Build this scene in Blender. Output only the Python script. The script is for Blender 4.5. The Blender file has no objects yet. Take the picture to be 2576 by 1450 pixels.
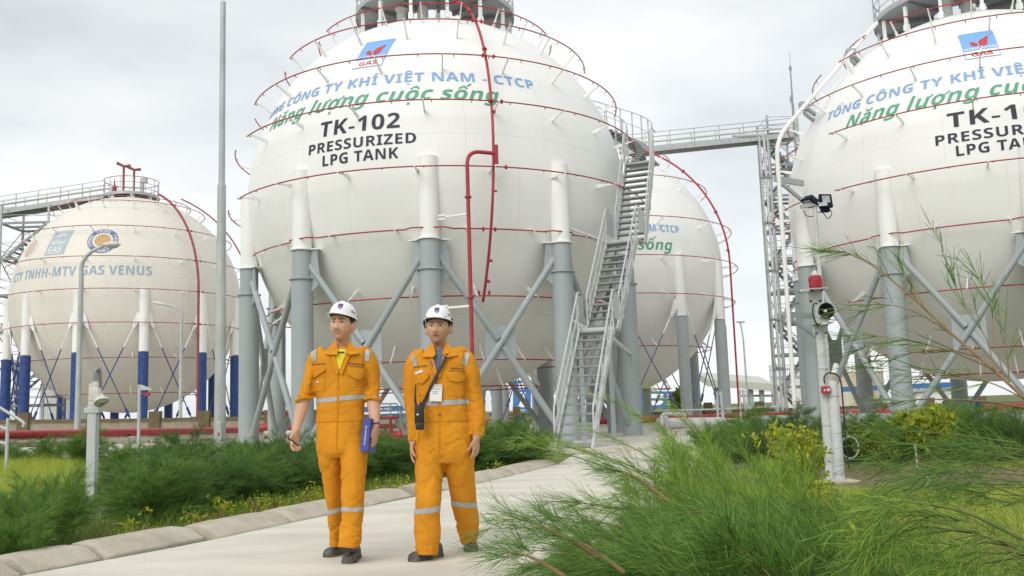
import bpy, bmesh, math, random
import numpy as np
from mathutils import Vector, Matrix, noise
from mathutils.bvhtree import BVHTree
rad = math.radians
S = bpy.context.scene
COL = S.collection
# ------------------------------------------------------------------ camera
PITCH, ROLL, HC = math.atan(307/2366.), .0325, 1.0
_F = np.array([0, math.cos(PITCH), math.sin(PITCH)]); _R0 = np.array([1., 0, 0]); _U0 = np.array([0, -math.sin(PITCH), math.cos(PITCH)])
_R = math.cos(ROLL)*_R0-math.sin(ROLL)*_U0; _U = math.sin(ROLL)*_R0+math.cos(ROLL)*_U0
CAMP = np.array([0, 0, HC])
cd = bpy.data.cameras.new('camera'); cam = bpy.data.objects.new('camera', cd); COL.objects.link(cam)
cd.sensor_width = 36; cd.lens = 36*2366/2576.; cd.clip_start = .05; cd.clip_end = 3000
cam.matrix_world = Matrix(((_R[0], _U[0], -_F[0], 0), (_R[1], _U[1], -_F[1], 0), (_R[2], _U[2], -_F[2], HC), (0, 0, 0, 1)))
S.camera = cam
# ------------------------------------------------------------------ world: overcast sky
SUN_EL, SUN_AZ = rad(40), rad(207)      # azimuth clockwise from +Y (behind and left of the camera)
w = bpy.data.worlds.new("World"); S.world = w; w.use_nodes = True
nt = w.node_tree; nt.nodes.clear()
def nd(t, typ, **k):
    n = t.nodes.new(typ)
    for a, b in k.items(): setattr(n, a, b)
    return n
out = nd(nt, 'ShaderNodeOutputWorld'); bg = nd(nt, 'ShaderNodeBackground'); bg.inputs[1].default_value = .1
sky = nd(nt, 'ShaderNodeTexSky', sky_type='NISHITA', sun_disc=False, sun_elevation=SUN_EL, sun_rotation=SUN_AZ)
tc = nd(nt, 'ShaderNodeTexCoord'); mp = nd(nt, 'ShaderNodeMapping'); mp.inputs['Scale'].default_value = (1.3, 1.3, 3.2); mp.inputs['Location'].default_value = (.35, .1, .25)
n1 = nd(nt, 'ShaderNodeTexNoise'); n1.inputs['Scale'].default_value = 1.5; n1.inputs['Detail'].default_value = 5; n1.inputs['Roughness'].default_value = .5
cr = nd(nt, 'ShaderNodeValToRGB'); cr.color_ramp.elements[0].position = .3; cr.color_ramp.elements[0].color = (5.3, 5.65, 5.85, 1)
cr.color_ramp.elements[1].position = .62; cr.color_ramp.elements[1].color = (9.0, 9.1, 9.1, 1)
mx = nd(nt, 'ShaderNodeMix', data_type='RGBA'); mx.inputs[0].default_value = .9
L = nt.links.new
L(tc.outputs['Generated'], mp.inputs[0]); L(mp.outputs[0], n1.inputs['Vector']); L(n1.outputs[0], cr.inputs[0])
L(sky.outputs[0], mx.inputs[6]); L(cr.outputs[0], mx.inputs[7]); L(mx.outputs[2], bg.inputs[0]); L(bg.outputs[0], out.inputs[0])
sl = bpy.data.lights.new('sun', 'SUN'); sl.energy = 1.3; sl.angle = rad(36); sl.color = (1, .97, .92)
so = bpy.data.objects.new('sun', sl); COL.objects.link(so)
sd = Vector((math.sin(SUN_AZ)*math.cos(SUN_EL), math.cos(SUN_AZ)*math.cos(SUN_EL), math.sin(SUN_EL)))
so.rotation_euler = sd.to_track_quat('Z', 'Y').to_euler(); so.location = (-20, -30, 60)
S.view_settings.view_transform = 'Standard'; S.view_settings.look = 'None'; S.view_settings.exposure = 0.32; S.view_settings.gamma = 1
S.view_settings.use_curve_mapping = False
S.cycles.max_bounces = 6; S.cycles.diffuse_bounces = 3; S.cycles.glossy_bounces = 2; S.cycles.transparent_max_bounces = 6
S.cycles.use_denoising = True
# ------------------------------------------------------------------ placing helpers (photo at 2576x1450 -> world)
def ray(x, y):
    d = _F*2366+_R*(x-1288)-_U*(y-725); return d/np.linalg.norm(d)
def gnd(x, y, z=0.):
    d = ray(x, y); return CAMP+d*((z-HC)/d[2])
def at(x, y, Y):
    d = ray(x, y); return CAMP+d*(Y/d[1])
def pxm(Y): return Y/2366.           # metres per pixel at depth Y
# ------------------------------------------------------------------ materials
def mat(name, col, rough=.6, metal=0, var=.0, vscale=3., bump=0., bscale=40., col2=None, stretch=(1, 1, 1), trans=0, island=0., spec=.5, streak=0):
    m = bpy.data.materials.new(name); m.use_nodes = True; t = m.node_tree; b = t.nodes['Principled BSDF']; l = t.links.new
    b.inputs['Roughness'].default_value = rough; b.inputs['Metallic'].default_value = metal; b.inputs['Specular IOR Level'].default_value = spec
    c = tuple(col)+(1,); b.inputs['Base Color'].default_value = c
    co = nd(t, 'ShaderNodeTexCoord'); mpp = nd(t, 'ShaderNodeMapping'); mpp.inputs['Scale'].default_value = stretch; l(co.outputs['Object'], mpp.inputs[0])
    last = None
    if var or col2:
        n = nd(t, 'ShaderNodeTexNoise'); n.inputs['Scale'].default_value = vscale; n.inputs['Detail'].default_value = 6; n.inputs['Roughness'].default_value = .6
        l(mpp.outputs[0], n.inputs['Vector'])
        r = nd(t, 'ShaderNodeValToRGB'); e = r.color_ramp.elements
        c2 = tuple(col2) if col2 else tuple(x*(1-var) for x in col)
        e[0].position = .35; e[0].color = c2+(1,); e[1].position = .62; e[1].color = c
        l(n.outputs[0], r.inputs[0]); last = r.outputs[0]
    if streak:
        mp2 = nd(t, 'ShaderNodeMapping'); mp2.inputs['Scale'].default_value = (7, 7, .45); l(co.outputs['Object'], mp2.inputs[0])
        n = nd(t, 'ShaderNodeTexNoise'); n.inputs['Scale'].default_value = 1.6; n.inputs['Detail'].default_value = 7; l(mp2.outputs[0], n.inputs['Vector'])
        r = nd(t, 'ShaderNodeValToRGB'); r.color_ramp.elements[0].position = .5; r.color_ramp.elements[0].color = (0, 0, 0, 1); r.color_ramp.elements[1].position = .78; r.color_ramp.elements[1].color = (streak,)*3+(1,)
        l(n.outputs[0], r.inputs[0])
        q = nd(t, 'ShaderNodeMix', data_type='RGBA', blend_type='MIX'); l(r.outputs[0], q.inputs[0])
        if last: l(last, q.inputs[6])
        else: q.inputs[6].default_value = c
        q.inputs[7].default_value = (.3, .27, .21, 1); last = q.outputs[2]
    if island:
        g = nd(t, 'ShaderNodeNewGeometry'); h = nd(t, 'ShaderNodeHueSaturation')
        mr = nd(t, 'ShaderNodeMapRange'); mr.inputs[3].default_value = 1-island; mr.inputs[4].default_value = 1+island
        l(g.outputs['Random Per Island'], mr.inputs[0]); l(mr.outputs[0], h.inputs['Value'])
        mr2 = nd(t, 'ShaderNodeMapRange'); mr2.inputs[3].default_value = .5+.045*island; mr2.inputs[4].default_value = .5-.045*island
        l(g.outputs['Random Per Island'], mr2.inputs[0]); l(mr2.outputs[0], h.inputs['Hue'])
        if last: l(last, h.inputs['Color'])
        else: h.inputs['Color'].default_value = c
        last = h.outputs[0]
    if last: l(last, b.inputs['Base Color'])
    if bump:
        n = nd(t, 'ShaderNodeTexNoise'); n.inputs['Scale'].default_value = bscale; n.inputs['Detail'].default_value = 5; l(mpp.outputs[0], n.inputs['Vector'])
        bp = nd(t, 'ShaderNodeBump'); bp.inputs['Strength'].default_value = bump; bp.inputs['Distance'].default_value = .02
        l(n.outputs[0], bp.inputs['Height']); l(bp.outputs[0], b.inputs['Normal'])
    if trans:
        o = t.nodes['Material Output']; tr = nd(t, 'ShaderNodeBsdfTranslucent'); ms = nd(t, 'ShaderNodeMixShader'); ms.inputs[0].default_value = trans
        if last: l(last, tr.inputs[0])
        else: tr.inputs[0].default_value = c
        l(b.outputs[0], ms.inputs[1]); l(tr.outputs[0], ms.inputs[2]); l(ms.outputs[0], o.inputs[0])
    return m
M = {}
M['white'] = mat('white_paint', (.84, .84, .82), .55, var=.03, vscale=1.2, streak=.07)
M['sleeve'] = mat('sleeve_white_paint', (.87, .87, .845), .5, var=.03, vscale=1.5, streak=.05)
M['cream'] = mat('aged_cream_paint', (.76, .735, .655), .65, var=.05, vscale=.8, streak=.14)
M['grey'] = mat('grey_steel_paint', (.375, .415, .425), .5, var=.08, vscale=2., streak=.1)
M['galv'] = mat('galvanised_steel', (.47, .49, .49), .5, .25, var=.2, vscale=5)
M['galvd'] = mat('dark_galvanised_grating', (.31, .325, .33), .6, .2, var=.25, vscale=6)
M['red'] = mat('red_pipe_paint', (.43, .035, .045), .45, var=.25, vscale=4)
M['oldred'] = mat('faded_maroon_paint', (.33, .07, .075), .6, var=.3, vscale=5)
M['blue'] = mat('blue_paint', (.022, .065, .25), .5, var=.35, vscale=3, streak=.12)
M['lblue'] = mat('bright_blue_steel', (.06, .19, .48), .5, var=.25, vscale=2)
M['ltext'] = mat('pale_blue_lettering', (.24, .42, .74), .6, var=.1, vscale=4)
M['vtext'] = mat('faded_blue_lettering', (.33, .43, .54), .6, var=.15, vscale=4)
M['gtext'] = mat('green_lettering', (.1, .38, .23), .6, var=.1, vscale=4)
M['dtext'] = mat('dark_navy_lettering', (.02, .024, .045), .6, var=.15, vscale=4)
M['logoblue'] = mat('emblem_blue', (.2, .42, .76), .6)
M['logored'] = mat('emblem_red', (.55, .05, .05), .6)
M['logowhite'] = mat('emblem_white', (.85, .85, .84), .6)
M['logograyblue'] = mat('faded_emblem_blue', (.43, .5, .55), .7, var=.1)
M['logopale'] = mat('faded_emblem_white', (.74, .75, .72), .7)
M['logonavy'] = mat('emblem_navy', (.17, .2, .36), .7, var=.2)
M['logoorange'] = mat('faded_emblem_orange', (.62, .4, .17), .7, var=.25, vscale=6)
M['logopink'] = mat('faded_emblem_peach', (.62, .48, .38), .7, var=.15)
M['conc'] = mat('pale_concrete', (.68, .645, .55), .85, col2=(.545, .51, .43), vscale=.9, bump=.35, bscale=45, stretch=(.5, 1.6, 1))
M['kerb'] = mat('kerb_concrete', (.53, .475, .38), .9, col2=(.41, .37, .29), vscale=4, bump=.5, bscale=55)
M['deck'] = mat('deck_plate_grey', (.4, .42, .43), .6, .1, var=.2, vscale=4)
M['brown'] = mat('brown_wall_paint', (.15, .115, .055), .8, var=.25, vscale=3)
M['panel'] = mat('beige_wall_panel', (.34, .285, .215), .85, var=.25, vscale=2, streak=.25)
M['soil'] = mat('bare_soil', (.2, .145, .09), .95, col2=(.11, .08, .05), vscale=3, bump=.8, bscale=20)
M['turf'] = mat('turf_soil', (.16, .18, .05), .95, col2=(.09, .1, .035), vscale=2.5, bump=.7, bscale=14)
M['black'] = mat('black_plastic', (.012, .012, .014), .45)
M['navyblk'] = mat('dark_housing', (.015, .017, .035), .7, spec=.15)
M['glass'] = mat('lamp_glass', (.45, .5, .5), .08, var=.3, vscale=30)
M['ivory'] = mat('ivory_paint', (.68, .66, .59), .55, var=.12, vscale=8, streak=.2)
M['pvc'] = mat('grey_pvc', (.57, .585, .58), .5, var=.15, vscale=5, streak=.15)
M['zinc'] = mat('weathered_zinc', (.52, .54, .53), .5, .15, var=.25, vscale=9, stretch=(1, 1, .2))
M['contblue'] = mat('container_blue', (.07, .2, .42), .6, var=.2)
M['contred'] = mat('container_red', (.33, .05, .06), .6, var=.2)
M['rust'] = mat('rusted_white', (.66, .64, .57), .7, col2=(.5, .38, .2), vscale=1.2, stretch=(1, 1, .08))
M['needle'] = mat('feathery_green', (.15, .28, .06), .6, island=.6, trans=.4, spec=.25)
M['needle2'] = mat('fresh_feathery_green', (.24, .39, .07), .6, island=.55, trans=.42, spec=.25)
M['needled'] = mat('dark_feathery_green', (.105, .2, .055), .6, island=.6, trans=.3, spec=.2)
M['twig'] = mat('brown_twig', (.3, .2, .095), .8, var=.3, vscale=20)
M['twigg'] = mat('green_twig', (.2, .22, .07), .8, var=.3, vscale=20)
M['lime'] = mat('lime_leaf', (.32, .37, .03), .5, island=.4, trans=.35, spec=.3)
M['limed'] = mat('olive_leaf', (.17, .22, .03), .5, island=.45, trans=.3, spec=.3)
M['grass'] = mat('lime_grass_blade', (.42, .5, .08), .6, island=.4, trans=.35, spec=.2)
M['grassg'] = mat('green_grass_blade', (.2, .31, .05), .6, island=.45, trans=.3, spec=.2)
M['dry'] = mat('dry_grass_blade', (.36, .31, .15), .7, island=.35, trans=.2, spec=.2)
M['cream2'] = mat('cream_sheeting', (.55, .55, .48), .6, var=.1, vscale=2)
# ------------------------------------------------------------------ mesh builder
class MB:
    def __init__(s): s.v = []; s.f = []; s.n = 0
    def add(s, v, f):
        v = np.asarray(v, float).reshape(-1, 3); s.v.append(v); s.f += [tuple(i+s.n for i in q) for q in f]; s.n += len(v); return s
    def box(s, c, d, rz=0, rot=None):
        a = np.array([[x, y, z] for x in (-.5, .5) for y in (-.5, .5) for z in (-.5, .5)])*np.asarray(d, float)
        if rot is not None: a = a@np.asarray(rot).T
        elif rz:
            k, q = math.cos(rz), math.sin(rz); a = a@np.array([[k, q, 0], [-q, k, 0], [0, 0, 1]])
        return s.add(a+np.asarray(c, float), [(0, 1, 3, 2), (4, 6, 7, 5), (0, 4, 5, 1), (2, 3, 7, 6), (0, 2, 6, 4), (1, 5, 7, 3)])
    def beam(s, p0, p1, w, h, up=(0, 0, 1)):
        p0 = np.asarray(p0, float); p1 = np.asarray(p1, float); t = p1-p0; l = np.linalg.norm(t)
        if l < 1e-6: return s
        t /= l; u = np.asarray(up, float); x = np.cross(t, u)
        if np.linalg.norm(x) < 1e-4: x = np.cross(t, (1, 0, 0))
        x /= np.linalg.norm(x); z = np.cross(x, t)
        return s.box((p0+p1)/2, (l, w, h), rot=np.stack([t, x, z], 1))
    def tube(s, pts, r, seg=10, caps=True, closed=False, ry=None):
        P = np.asarray(pts, float); n = len(P); r = np.broadcast_to(np.asarray(r, float), (n,))
        T = np.roll(P, -1, 0)-np.roll(P, 1, 0) if closed else np.gradient(P, axis=0)
        T /= np.maximum(np.linalg.norm(T, axis=1), 1e-9)[:, None]
        u = np.array([0, 0, 1.]) if abs(T[0][2]) < .9 else np.array([1., 0, 0])
        a = np.linspace(0, 2*math.pi, seg, endpoint=False); V = []
        for i in range(n):
            u = u-T[i]*(u@T[i]); u /= np.linalg.norm(u); b = np.cross(T[i], u)
            V.append(P[i]+r[i]*(np.cos(a)[:, None]*u+np.sin(a)[:, None]*b))
        f = []
        m = n if closed else n-1
        for i in range(m):
            j = (i+1) % n
            for k in range(seg): q = (k+1) % seg; f.append((i*seg+k, i*seg+q, j*seg+q, j*seg+k))
        if caps and not closed:
            f.append(tuple(range(seg-1, -1, -1))); f.append(tuple((n-1)*seg+k for k in range(seg)))
        return s.add(np.concatenate(V), f)
    def cyl(s, p0, p1, r, r2=None, seg=20): return s.tube([p0, p1], [r, r if r2 is None else r2], seg)
    def lathe(s, c, prof, seg=32, axis=None, caps=True):
        # prof: (r, h) along axis
        a = np.linspace(0, 2*math.pi, seg, endpoint=False); ax = np.array([0, 0, 1.]) if axis is None else np.asarray(axis, float)/np.linalg.norm(axis)
        u = np.cross(ax, (0, 1, 0)) if abs(ax[1]) < .9 else np.cross(ax, (1, 0, 0)); u /= np.linalg.norm(u); b = np.cross(ax, u); c = np.asarray(c, float)
        V = [c+h*ax+r*(np.cos(a)[:, None]*u+np.sin(a)[:, None]*b) for r, h in prof]; f = []
        for i in range(len(prof)-1):
            for k in range(seg): q = (k+1) % seg; f.append((i*seg+k, i*seg+q, (i+1)*seg+q, (i+1)*seg+k))
        if caps: f.append(tuple(range(seg-1, -1, -1))); f.append(tuple((len(prof)-1)*seg+k for k in range(seg)))
        return s.add(np.concatenate(V), f)
    def prism(s, poly, off):
        P = np.asarray(poly, float); n = len(P); o = np.asarray(off, float)
        f = [tuple(range(n-1, -1, -1)), tuple(range(n, 2*n))]+[(i, (i+1) % n, n+(i+1) % n, n+i) for i in range(n)]
        return s.add(np.concatenate([P, P+o]), f)
    def ell(s, c, r, seg=20, rings=12, rot=None):
        V = []; f = []
        th = np.linspace(0, math.pi, rings+1); a = np.linspace(0, 2*math.pi, seg, endpoint=False)
        for t in th: V.append(np.stack([np.sin(t)*np.cos(a), np.sin(t)*np.sin(a), np.full(seg, math.cos(t))], 1))
        V = np.concatenate(V)*np.asarray(r, float)
        if rot is not None: V = V@np.asarray(rot).T
        for i in range(rings):
            for k in range(seg): q = (k+1) % seg; f.append((i*seg+k, (i+1)*seg+k, (i+1)*seg+q, i*seg+q))
        return s.add(V+np.asarray(c, float), f)
    def mesh(s, name, off=(0, 0, 0)):
        me = bpy.data.meshes.new(name); V = np.concatenate(s.v)-np.asarray(off, float)
        me.from_pydata(V.tolist(), [], s.f); me.update(); return me
    def build(s, name, m, parent=None, smooth=True, bevel=0, fixn=False):
        return link(name, s.mesh(name, WL.get(parent.name, (0, 0, 0)) if parent else (0, 0, 0)), m, parent, smooth, bevel, fixn)
WL = {}
def link(name, me, m, parent=None, smooth=True, bevel=0, fixn=True):
    if fixn or bevel:
        b = bmesh.new(); b.from_mesh(me)
        bmesh.ops.remove_doubles(b, verts=b.verts, dist=1e-5)
        bmesh.ops.recalc_face_normals(b, faces=b.faces)
        if bevel: bmesh.ops.bevel(b, geom=[e for e in b.edges if len(e.link_faces) == 2 and e.calc_face_angle(0) > .6], offset=bevel, segments=2, affect='EDGES', profile=.6)
        b.to_mesh(me); b.free()
    if smooth: me.shade_smooth(); me.set_sharp_from_angle(angle=rad(38))
    me.materials.append(m)
    o = bpy.data.objects.new(name, me); COL.objects.link(o)
    if parent: o.parent = parent; WL[o.name] = WL.get(parent.name, (0, 0, 0))
    return o
def thing(name, label, cat, loc=(0, 0, 0), group=None):
    o = bpy.data.objects.new(name, None); COL.objects.link(o); o.location = tuple(float(x) for x in loc); o.empty_display_size = .2
    o['label'] = label; o['category'] = cat
    if group: o['group'] = group
    WL[o.name] = tuple(float(x) for x in loc); return o
def tag(o, label, cat, group=None):
    o['label'] = label; o['category'] = cat
    if group: o['group'] = group
    return o
def kind(o, k): o['kind'] = k; return o
def copy_tree(o, parent=None):
    c = o.copy(); COL.objects.link(c); c.parent = parent
    for ch in list(o.children): copy_tree(ch, c)
    return c
def bez(p, n=12):
    p = np.asarray(p, float); t = np.linspace(0, 1, n)[:, None]
    if len(p) == 3: return (1-t)**2*p[0]+2*t*(1-t)*p[1]+t*t*p[2]
    return (1-t)**3*p[0]+3*t*(1-t)**2*p[1]+3*t*t*(1-t)*p[2]+t**3*p[3]
def smoothline(P, n=8):
    # Catmull-Rom through points
    P = [np.asarray(q, float) for q in P]; P = [2*P[0]-P[1]]+P+[2*P[-1]-P[-2]]; out = []
    for i in range(1, len(P)-2):
        a, b, c, d = P[i-1:i+3]
        for t in np.linspace(0, 1, n, endpoint=False): out.append(.5*((2*b)+(-a+c)*t+(2*a-5*b+4*c-d)*t*t+(-a+3*b-3*c+d)*t**3))
    out.append(P[-2]); return np.array(out)
def fillet(P, r, n=6):
    # polyline with rounded corners
    P = [np.asarray(q, float) for q in P]; o = [P[0]]
    for i in range(1, len(P)-1):
        a = P[i-1]-P[i]; b = P[i+1]-P[i]; la, lb = np.linalg.norm(a), np.linalg.norm(b); q = min(r, la*.45, lb*.45)
        o += list(bez([P[i]+a/la*q, P[i], P[i]+b/lb*q], n))
    o.append(P[-1]); return np.array(o)
def text_mesh(txt, bold=.0, shear=0., space=1.0, size=1.):
    c = bpy.data.curves.new('t', 'FONT'); c.body = txt; c.size = size; c.offset = bold; c.shear = shear; c.space_character = space; c.resolution_u = 5
    o = bpy.data.objects.new('t', c); COL.objects.link(o); dg = bpy.context.evaluated_depsgraph_get(); dg.update()
    me = bpy.data.meshes.new_from_object(o.evaluated_get(dg)); bpy.data.objects.remove(o); bpy.data.curves.remove(c)
    return me
def fine(me, maxlen, n=6):
    b = bmesh.new(); b.from_mesh(me); bmesh.ops.triangulate(b, faces=b.faces)
    for _ in range(n):
        e = [q for q in b.edges if q.calc_length() > maxlen]
        if not e: break
        bmesh.ops.subdivide_edges(b, edges=e, cuts=1, use_grid_fill=False); bmesh.ops.triangulate(b, faces=[f for f in b.faces if len(f.verts) > 3])
    b.to_mesh(me); b.free(); return me
def BOLD(s): return ''.join(chr(0x1D5D4+ord(q)-65) if 'A' <= q <= 'Z' else chr(0x1D5EE+ord(q)-97) if 'a' <= q <= 'z' else chr(0x1D7EC+ord(q)-48) if '0' <= q <= '9' else q for q in s)
VN = {'Ổ': 'O^?', 'Ô': 'O^', 'Í': "I'", 'Ệ': 'E^.', 'ă': 'au', 'ư': 'uh', 'ợ': 'oh.', 'ộ': 'o^.', 'ố': "o^'"}
_adv = {}
def xmax(s): m = text_mesh(s); r = max(v.co.x for v in m.vertices); bpy.data.meshes.remove(m); return r
def vmesh(txt, shear=0., space=.03):
    # bold sans lettering; Vietnamese marks are drawn as small polygons on the base letters
    b = bmesh.new(); x = 0.
    def stroke(P, w=.1):
        for p, q in zip(P[:-1], P[1:]):
            p, q = Vector(p), Vector(q); d = (q-p).normalized(); n = Vector((-d.y, d.x))*w/2; e = d*w*.2
            b.faces.new([b.verts.new((t.x, t.y, 0)) for t in (p-e-n, q+e-n, q+e+n, p-e+n)])
    for ch in txt:
        s = VN.get(ch, ch); c0, marks = s[0], s[1:]
        if c0 == ' ': x += .3; continue
        if c0 not in _adv: _adv[c0] = xmax(BOLD('H'+c0+'H'))-xmax(BOLD('HH'))
        m = text_mesh(BOLD(c0)); xs = [v.co.x for v in m.vertices]; ys = [v.co.y for v in m.vertices]; top = max(ys); cx = x+(min(xs)+max(xs))/2; k = .12 if c0.isupper() else .1
        vs = [b.verts.new((v.co.x+x, v.co.y, 0)) for v in m.vertices]
        for p in m.polygons:
            try: b.faces.new([vs[i] for i in p.vertices])
            except ValueError: pass
        bpy.data.meshes.remove(m); y = top+.07
        for mk in marks:
            if mk == '^': stroke([(cx-.17, y), (cx, y+.14), (cx+.17, y)], .08); y2 = y+.12
            elif mk == "'": 
                if '^' in marks: stroke([(cx+.14, y+.16), (cx+.28, y+.27)], .08)
                else: stroke([(cx-.05, y+.02), (cx+.12, y+.15)], .09)
            elif mk == '?': stroke([(cx+.16, y+.22), (cx+.26, y+.25), (cx+.26, y+.18), (cx+.2, y+.13)], .05)
            elif mk == 'u': stroke([(cx-.15, y+.13), (cx-.08, y+.03), (cx+.08, y+.03), (cx+.15, y+.13)], .075)
            elif mk == '.': stroke([(cx-.035, -.17), (cx+.035, -.17)], .11)
            elif mk == 'h': xr = x+max(xs); stroke([(xr-.06, top-.05), (xr+.06, top), (xr+.07, top+.09)], .075)
        x += _adv[c0]+space
    me = bpy.data.meshes.new('t'); b.to_mesh(me); b.free()
    if shear:
        for v in me.vertices: v.co.x += shear*v.co.y
    return me
# ------------------------------------------------------------------ spherical tanks
RT = 6.64
CA = np.array([-2.505, 33.116, 8.198]); CRt = np.array([17.117, 33.712, 8.098]); CL = np.array([-23.715, 57.774, 8.227]); CK = np.array([4.685, 50.755, 8.111])
def sp(c, lon, lat, r=RT):
    a, b = math.radians(lon), math.radians(lat)
    return np.asarray(c)+r*np.array([math.sin(a)*math.cos(b), -math.cos(a)*math.cos(b), math.sin(b)])
def shell_mat(base, seamc):
    m = mat(base+'_shell', {'white': (.87, .87, .845), 'cream': (.75, .715, .635)}[base], .5, var=.05, vscale=.35, streak=.05 if base == 'white' else .17)
    t = m.node_tree; l = t.links.new; b = t.nodes['Principled BSDF']; src = b.inputs['Base Color'].links[0].from_socket
    tcn = nd(t, 'ShaderNodeTexCoord'); sx = nd(t, 'ShaderNodeSeparateXYZ'); l(tcn.outputs['Object'], sx.inputs[0])
    def mt(op, *a):
        n = nd(t, 'ShaderNodeMath', operation=op)
        for i, q in enumerate(a):
            if isinstance(q, (int, float)): n.inputs[i].default_value = q
            else: l(q, n.inputs[i])
        return n.outputs[0]
    z = sx.outputs[2]; lat = mt('ARCSINE', mt('DIVIDE', z, RT)); lon = mt('ARCTAN2', sx.outputs[0], sx.outputs[1])
    seams = None
    for la in (55, 33, 7.5, -17, -40, -62):
        d = mt('LESS_THAN', mt('ABSOLUTE', mt('SUBTRACT', lat, math.radians(la))), .0016); seams = d if seams is None else mt('MAXIMUM', seams, d)
    band = mt('FLOOR', mt('MULTIPLY', lat, 2.4)); ph = mt('ADD', mt('MULTIPLY', lon, 16/(2*math.pi)), mt('MULTIPLY', band, .37))
    fr = mt('ABSOLUTE', mt('SUBTRACT', mt('FRACT', ph), .5)); vs = mt('LESS_THAN', fr, .0035); seams = mt('MAXIMUM', seams, vs)
    q = nd(t, 'ShaderNodeMix', data_type='RGBA'); l(mt('MULTIPLY', seams, .35), q.inputs[0]); l(src, q.inputs[6]); q.inputs[7].default_value = seamc+(1,); l(q.outputs[2], b.inputs['Base Color'])
    return m
M['shellw'] = shell_mat('white', (.5, .5, .47)); M['shellc'] = shell_mat('cream', (.42, .41, .37))
# old cream tank: pale yellowed crown
def lettering(parent, c, txt, lon0, lon1, lat, capdeg, m, bold=.025, shear=0., space=1.12, dr=.012):
    hm = vmesh('H'); cap = max(v.co.y for v in hm.vertices); bpy.data.meshes.remove(hm)
    me = vmesh(txt, shear); xs = [v.co.x for v in me.vertices]; x0, x1 = min(xs), max(xs)
    k = RT*math.radians(capdeg)/cap
    for v in me.vertices: v.co.x = (v.co.x-x0)/(x1-x0)*math.radians(lon1-lon0)*RT*math.cos(math.radians(lat)); v.co.y *= k
    fine(me, .22)
    for v in me.vertices:
        la = lat+math.degrees(v.co.y/RT); lo = lon0+math.degrees(v.co.x/(RT*math.cos(math.radians(lat))))
        v.co = Vector(sp(c, lo, la, RT+dr)-np.asarray(WL[parent.name]))
    o = link('lettering', me, m, parent, False, fixn=False); return o
def decal(parent, c, lon0, lat0, polys, m, name, dr=.014, shear=0.):
    # polys in degrees of arc about (lon0,lat0)
    b = bmesh.new()
    for P in polys:
        b.faces.new([b.verts.new((x, y, 0)) for x, y in P])
    me = bpy.data.meshes.new(name); b.to_mesh(me); b.free(); fine(me, 1.6)
    for v in me.vertices:
        la = lat0+v.co.y; lo = lon0+(v.co.x+shear*v.co.y)/math.cos(math.radians(la)); v.co = Vector(sp(c, lo, la, RT+dr)-np.asarray(WL[parent.name]))
    return link(name, me, m, parent, False, fixn=False)
def decal_text(parent, c, lon0, lat0, txt, x0, x1, y, cap, m, dr=.02, bold=.03, shear=0., name='emblem_lettering', arc=None, rot=0., sh2=0.):
    hm = text_mesh(BOLD('H')); ch = max(v.co.y for v in hm.vertices); bpy.data.meshes.remove(hm)
    me = text_mesh(BOLD(txt), 0, sh2); xs = [v.co.x for v in me.vertices]; a, e = min(xs), max(xs)
    for v in me.vertices: v.co.x = x0+(v.co.x-a)/(e-a)*(x1-x0); v.co.y = y+v.co.y*cap/ch
    fine(me, 1.2)
    for v in me.vertices:
        X, Y = v.co.x, v.co.y
        if arc: r = arc+Y; q = rot+X/arc; X, Y = r*math.sin(q), r*math.cos(q)
        la = lat0+Y; lo = lon0+(X+shear*Y)/math.cos(math.radians(la)); v.co = Vector(sp(c, lo, la, RT+dr)-np.asarray(WL[parent.name]))
    return link(name, me, m, parent, False, fixn=False)
def gas_emblem(p, c, lon, lat, shear):
    w, h = 4.35, 6.25
    R = lambda x0, x1, y0, y1: [(x0, y0), (x1, y0), (x1, y1), (x0, y1)]
    e = decal(p, c, lon, lat, [R(-w, w, -h, h)], M['logoblue'], 'emblem', .012, shear)
    decal(e, c, lon, lat, [R(-w+.18, w-.18, -h+.18, -h+3.2)], M['logowhite'], 'emblem_field', .018, shear)
    def leaf(cx, cy, s, flip):
        P = [(0, 0), (.55, .35), (.85, .95), (.8, 1.6), (1.15, 2.3), (1.0, 2.75), (.5, 2.3), (-.15, 1.9), (-.5, 1.3), (-.42, .55)]
        return [(cx+(-x if flip else x)*s, cy+y*s) for x, y in P]
    fl = [leaf(.75, -1.55, 1.75, False), [(-.6, -1.2), (-1.7, -.8), (-2.1, .1), (-2.0, 1.3), (-1.4, 1.0), (-.8, .5), (-.35, -.3)],
          [(-.5, -1.7), (.1, -2.4), (1.0, -1.6), (.75, -1.2), (.1, -1.75), (-.35, -1.15)]]
    decal(e, c, lon, lat, fl, M['logored'], 'emblem_flame', .022, shear)
    decal_text(e, c, lon, lat, 'PETRO', -4.0, -.75, -2.7, 1.0, M['logowhite'], .024, shear=shear, bold=.04)
    decal_text(e, c, lon, lat, 'V', -.75, .75, -3.0, 1.5, M['logowhite'], .026, shear=shear, bold=.04)
    decal_text(e, c, lon, lat, 'IETNAM', .7, 4.0, -2.7, 1.0, M['logowhite'], .024, shear=shear, bold=.04)
    decal_text(e, c, lon, lat, 'GAS', -2.6, 2.6, -5.55, 1.75, M['logored'], .024, shear=shear, bold=.05)
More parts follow.
